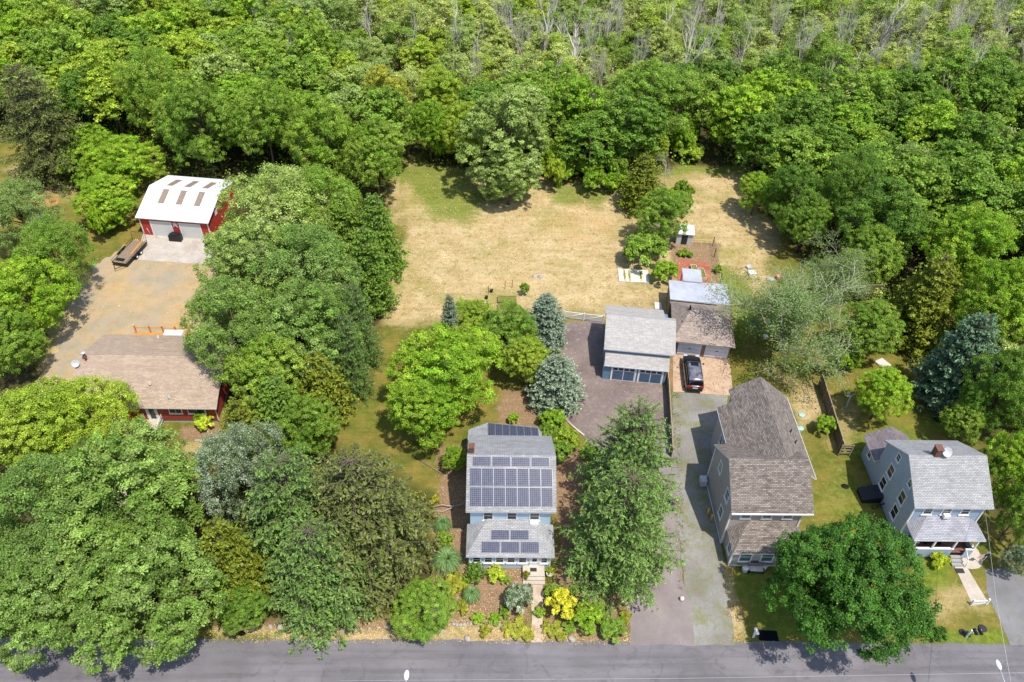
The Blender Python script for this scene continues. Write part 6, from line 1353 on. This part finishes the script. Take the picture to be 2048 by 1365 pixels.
o = empty('garden_ornament', at(1552, 1145), .2, 'tall yellow and black garden ornament beside the teal door', 'ornament'); MB().lathe([(.2, 0), (.3, .25), (.24, .6), (.12, .85), (.2, 1.05), (.22, 1.2), (.05, 1.35)], 14, sc=(1, .6)).build('body', m_plain('mustard', (214, 176, 92), .6, .3, .2, 3), o); MB().box(-.08, -.2, .3, .16, -.1, .7).build('patch', M('black'), o)
o = empty('white_trestle', at(1567, 1148), 0, 'white A-frame sign stand just left of the street maple', 'stand'); MB().tube([(-.3, 0, 0), (0, .0, 1.3)], .05, 6).tube([(.3, 0, 0), (0, 0, 1.3)], .05, 6).tube([(0, .5, 0), (0, 0, 1.3)], .05, 6).build('legs', M('white'), o)
o = empty('mailbox', at(1506, 1275), R_(8), 'single white mailbox on a white post beside the black ground panel', 'mailbox'); MB().box(-.07, -.07, 0, .07, .07, 1.15).build('post', M('white'), o); m_ = MB(); prof = [(-.12, 0), (.12, 0), (.12, .15), (.08, .23), (0, .26), (-.08, .23), (-.12, .15)]; m_.prism([(p[0], p[1] + 1.15) for p in prof], -.38, .2, 'y').build('box', M('white'), o)
o = stuffbox('ground_panel', 1536, 1272, (1.7, .95, .03), R_(-3), m_plain('jet_black_mat', (12, 12, 20), .3, .4, .3, 2), 'flat jet-black rectangular mat lying on the lawn beside the single white mailbox', 'mat', 0)
o = empty('twin_mailboxes', at(1932, 1275), R_(2), 'white post frame carrying two black mailboxes near the asphalt drive', 'mailbox'); MB().box(-.06, -.06, 0, .06, .06, 1.25).box(.75, -.06, .8, .87, .06, 1.25).box(-.06, -.05, 1.05, .87, .05, 1.14).tube([(0, 0, .5), (.5, 0, 1.05)], .04, 4).build('post', M('white'), o)
for x in (.25, .68): MB().prism([(p[0] + x, p[1] + 1.15) for p in prof], -.42, .12, 'y').build('box', M('black'), o)
for px, py, lab, s in ((1926, 1266, 'left flat black rubber disc in the grass beside the twin mailboxes', 1), (1965, 1258, 'right flat black rubber disc in the grass beside the twin mailboxes', 1.1)):
    x, y, _ = at(px, py); tag(MB().lathe([(.3 * s, 0), (.34 * s, .06), (.3 * s, .1), (.02, .07)], 20, (x, y, 0)).build('rubber_disc', M('mat')), lab, 'disc')
o = empty('white_gate_rail', at(1942, 1210), R_(4), 'short white gate rail at the end of the pale concrete walk', 'gate'); MB().box(-.08, -.08, 0, .08, .08, .8).box(1.35, -.08, 0, 1.5, .08, .8).build('post', M('white'), o); MB().box(.08, -.04, .5, 1.35, .04, .62).box(.08, -.04, .15, 1.35, .04, .25).build('rail', M('white'), o); m_ = MB()
for i in range(7): m_.box(.2 + i * .17, -.03, .25, .25 + i * .17, .03, .5)
m_.build('pickets', M('white'), o)
# flag on a short pole
o = empty('flag', at(1960, 1128), 0, 'small stars and stripes flag hanging from a leaning pole beside the curved walk', 'flag'); MB().tube([(0, 0, 0), (.15, 0, 1.9)], .025, 8).build('pole', M('white'), o)
ft = NT('flag_cloth'); uv = ft.sep(ft.co('UV')); st_ = ft.ramp(ft.math('FRACT', ft.math('MULTIPLY', uv[1], 1 / .15)), .49, .51, srgb(196, 40, 48), srgb(238, 236, 232)); fm = ft.done(st_, .8, .2)
v = []; f = []
for i in range(9):
    for j in range(2): v.append((.14 - i * .1, .05 * math.sin(i * 1.1), 1.85 - j * .62 - i * .05))
for i in range(8): f.append((i * 2, i * 2 + 1, i * 2 + 3, i * 2 + 2))
fl_ = MB().raw(v, f).build('cloth', fm, o); s2 = fl_.modifiers.new('thick', 'SOLIDIFY'); s2.thickness = .01
cv_ = MB().raw([(.15, -.04, 1.86), (.15, -.04, 1.5), (-.2, -.02, 1.36), (-.2, -.02, 1.7)], [(0, 1, 2, 3)]).build('canton', m_plain('navy', (36, 44, 96), .8, .2, .1, 3), fl_); s2 = cv_.modifiers.new('thick', 'SOLIDIFY'); s2.thickness = .06
tag(MB().tube([at(2014, 1100), tuple(np.array(at(2014, 1100)) + np.array([.3, .1, 2.2]))], [.12, .09], 10).build('wooden_post', M('wood')), 'leaning wooden post at the right edge of the photo above the asphalt drive', 'post')
o = empty('bicycle_heap', at(1757, 1018), 0, 'black heap of bicycle and hose against the left wall of the grey-blue house', 'bicycle'); m_ = MB()
for k_, (x, y) in enumerate(((-.45, 0), (.45, .15))): m_.tube([(x + .33 * math.cos(a), y, .36 + .33 * math.sin(a)) for a in np.linspace(0, 6.3, 17)], .035, 5)
m_.build('wheels', M('black'), o); MB().tube([(-.45, 0, .36), (-.1, 0, .75), (.35, .1, .78), (.45, .15, .36)], .03, 5).tube([(-.1, 0, .75), (0, .05, .3), (.35, .1, .78)], .03, 5).build('frame', M('black'), o)
x, y, _ = at(1875, 838); tag(MB().lathe([(.5, 0), (.55, .25), (.48, .3), (.3, .3), (.02, .28)], 22, (x, y, 0)).build('black_tub', M('black')), 'round black tub on the shaded lawn behind the grey-blue house', 'tub')
stuffbox('flat_stone', 1765, 729, (1.3, 1.5, .25), .5, M('cushion'), 'pale flat boulder just above the small round tree', 'boulder', .12)
mound('dark_debris', 1690, 973, .45, .15, M('dark'), 'small dark clump lying on the lawn between the two right-hand houses', 'debris', 12)
# things lying under and beside the sparse tree
J = [('plastic_slide', 1555, 583, (.6, 1.9, .35), .2, m_plain('orange_plastic', (206, 116, 78), .6, .3, .2, 3), 'orange plastic slide lying in the grass left of the sparse tree', 'slide'),
     ('red_wagon', 1527, 630, (1.3, .6, .4), -.5, m_plain('red_plastic', (184, 92, 74), .6, .3, .3, 3), 'faded red toy wagon under the left side of the sparse tree', 'toy'),
     ('blue_tub', 1536, 653, (.8, .5, .3), .4, m_plain('blue_plastic', (26, 112, 148), .5, .3, .2, 3), 'bright blue toy box under the left side of the sparse tree', 'toy box'),
     ('white_bucket', 1530, 677, (.5, .5, .5), .1, M('white'), 'white bucket under the sparse tree', 'bucket'), ('pallet', 1503, 549, (1.0, .8, .4), .1, M('white'), 'stack of white boards in the grass right of the flat-roofed extension', 'boards'),
     ('grey_crate', 1497, 537, (.6, .6, .35), .3, M('greytrim'), 'grey crate just above the stack of white boards', 'crate'), ('metal_scraps', 1541, 561, (1.0, .6, .25), -.3, M('greytrim'), 'grey metal scraps between the white boards and the pink pot', 'scrap metal'),
     ('pink_pot', 1555, 557, (.45, .5, .45), 0, m_plain('pink_plastic', (214, 150, 160), .6, .3, .2, 3), 'pink plastic pot at the right end of the metal scraps', 'pot')]
for nm, px, py, sz, rz, mt_, lab, cat in J: stuffbox(nm, px, py, sz, rz, mt_, lab, cat, .05)
x, y, _ = at(1403, 706); tag(MB().lathe([(.2, 0), (.26, .35), (.28, .4), (.2, .4), (.18, .3)], 14, (x, y, 0)).build('clay_pot', m_plain('terracotta', (190, 88, 50), .8, .1, .2, 3)), 'terracotta pot between the two pale garage doors', 'pot')
x, y, _ = at(1099, 1152); tag(MB().lathe([(.24, 0), (.32, .4), (.34, .45), (.28, .45), (.26, .35)], 16, (x, y, 0)).build('round_pot', M('cushion')), 'round pale flower pot right of the front steps', 'pot')
x, y, _ = at(1363, 1201); tag(MB().lathe([(.2, 0), (.18, .45), (.02, .47)], 12, (x, y, 0)).build('tree_stump', M('cushion')), 'small pale stump marker beside the driveway mouth', 'stump')
mound('tree_stump', 484, 1268, .3, .5, M('dark'), 'dark rounded stump at the roadside below the low dark tree', 'stump', 9)
# roadside stones and edging
g_ = np.random.default_rng(31); k = 0
def rocks(pts, rmin, rmax, label, cat, group, name='edging_stone'):
    for px, py in pts:
        x, y, _ = at(px, py); r = g_.uniform(rmin, rmax); mb = MB(); mb.lathe([(.9 * r, 0), (1.0 * r, .25 * r), (.75 * r, .6 * r), (.3 * r, .75 * r), (.02, .75 * r)], 9, (0, 0, 0), sc=(g_.uniform(.9, 1.6), g_.uniform(.7, 1.1)))
        mb.v = [(a * (1 + .15 * g_.normal()), b_ * (1 + .15 * g_.normal()), c_) for a, b_, c_ in mb.v]; o = mb.build(name, M('stone')); o.location = (x, y, 0); o.rotation_euler = (0, 0, g_.uniform(0, 6)); tag(o, label, cat, group)
rocks([(907 + i * 7, 1249 + 1.5 * math.sin(i)) for i in range(16)], .1, .2, 'pale stone in the low edging left of the paver walk', 'stone', 'stones of the low edging left of the walk')
rocks([(505 + i * 18, 1258 - 4 * math.sin(i * .5)) for i in range(22)], .12, .3, 'pale stone along the roadside bank below the big spruces', 'stone', 'stones of the roadside bank')
rocks([(392 + i * 5.2, 881 + .3 * i * (i > 10)) for i in range(11)], .1, .16, 'white stone edging the bed in front of the red ranch house', 'stone', 'stones edging the ranch house bed')
rocks([(935, 1278)], .3, .34, 'flat pale boulder on the verge left of the paver walk', 'boulder', None, 'boulder'); rocks([(1143, 1279)], .3, .34, 'flat pale boulder on the verge right of the paver walk', 'boulder', None, 'boulder'); rocks([(593, 1275)], .3, .34, 'flat pale boulder on the verge below the drooping spruces', 'boulder', None, 'boulder')

# ------------------------------------------------------------------ street lamps, pole and wires
def street_lamp(hx, hy, zh, bx, by, label):
    h = P(hx, hy, zh); bse = np.array([bx, by]); o = empty('street_lamp', (bx, by, 0), 0, label, 'street lamp'); d = h[:2] - bse; e = np.array([d[0], d[1], zh])
    hd = MB().lathe([(.02, -.02), (.16, .0), (.2, .06), (.13, .14), (.02, .18)], 16, sc=(1, 2.2)); a = math.atan2(d[1], d[0]) - math.pi / 2; hd.xf(Matrix.Translation(tuple(e)) @ Matrix.Rotation(a, 4, 'Z')); hd.build('lamp_head', M('white'), o)
    MB().tube([(0, 0, zh - .6), tuple(e * np.array([.5, .5, 1]) + np.array([0, 0, -.12])), tuple(e + np.array([-d[0], -d[1], 0]) / max(.1, np.hypot(*d)) * .3)], .04, 8).build('arm', M('greytrim'), o)
    return o
l1 = street_lamp(813, 1351, 8.2, float(P(808, 1420, 8)[0]), 24.0, 'street lamp head on a thin arm over the road at the bottom centre'); MB().tube([(0, 0, 0), (0, 0, 9)], [.16, .12], 10).build('pole', M('wood'), l1)
l2 = street_lamp(1996, 1330, 8.2, float(P(2022, 1400, 8)[0]), 24.3, 'street lamp head on a curved arm over the road in the bottom right corner'); MB().tube([(0, 0, 0), (0, 0, 9.3)], [.17, .13], 10).build('pole', M('wood'), l2)
a = np.array([float(l1.location[0]), 24.0, 8.6]); c = np.array([float(l2.location[0]), 24.3, 8.7])
pa, pc = P(680, 1362, 8.4), P(2048, 1346, 8.8); pd_ = P(1400, 1362, 8.2)
w1 = MB().tube([tuple(pa), tuple((pa + pc) / 2 - np.array([0, 0, .25])), tuple(pc), tuple(pc + (pc - pa) * .3)], .009, 4); tag(w1.build('power_line', M('greytrim')), 'pale overhead wire running along the road at the bottom edge', 'wire')
e0 = np.array([float(l2.location[0]), 24.2, 8.2]); e1 = np.array([45.3, 43.0, 5.2]); mid_ = (e0 + e1) / 2 - np.array([0, 0, .4]); tag(MB().tube([tuple(e0), tuple(mid_), tuple(e1)], .014, 4).build('service_wire', M('greytrim')), 'overhead wire from the road to the corner of the grey-blue house', 'wire')
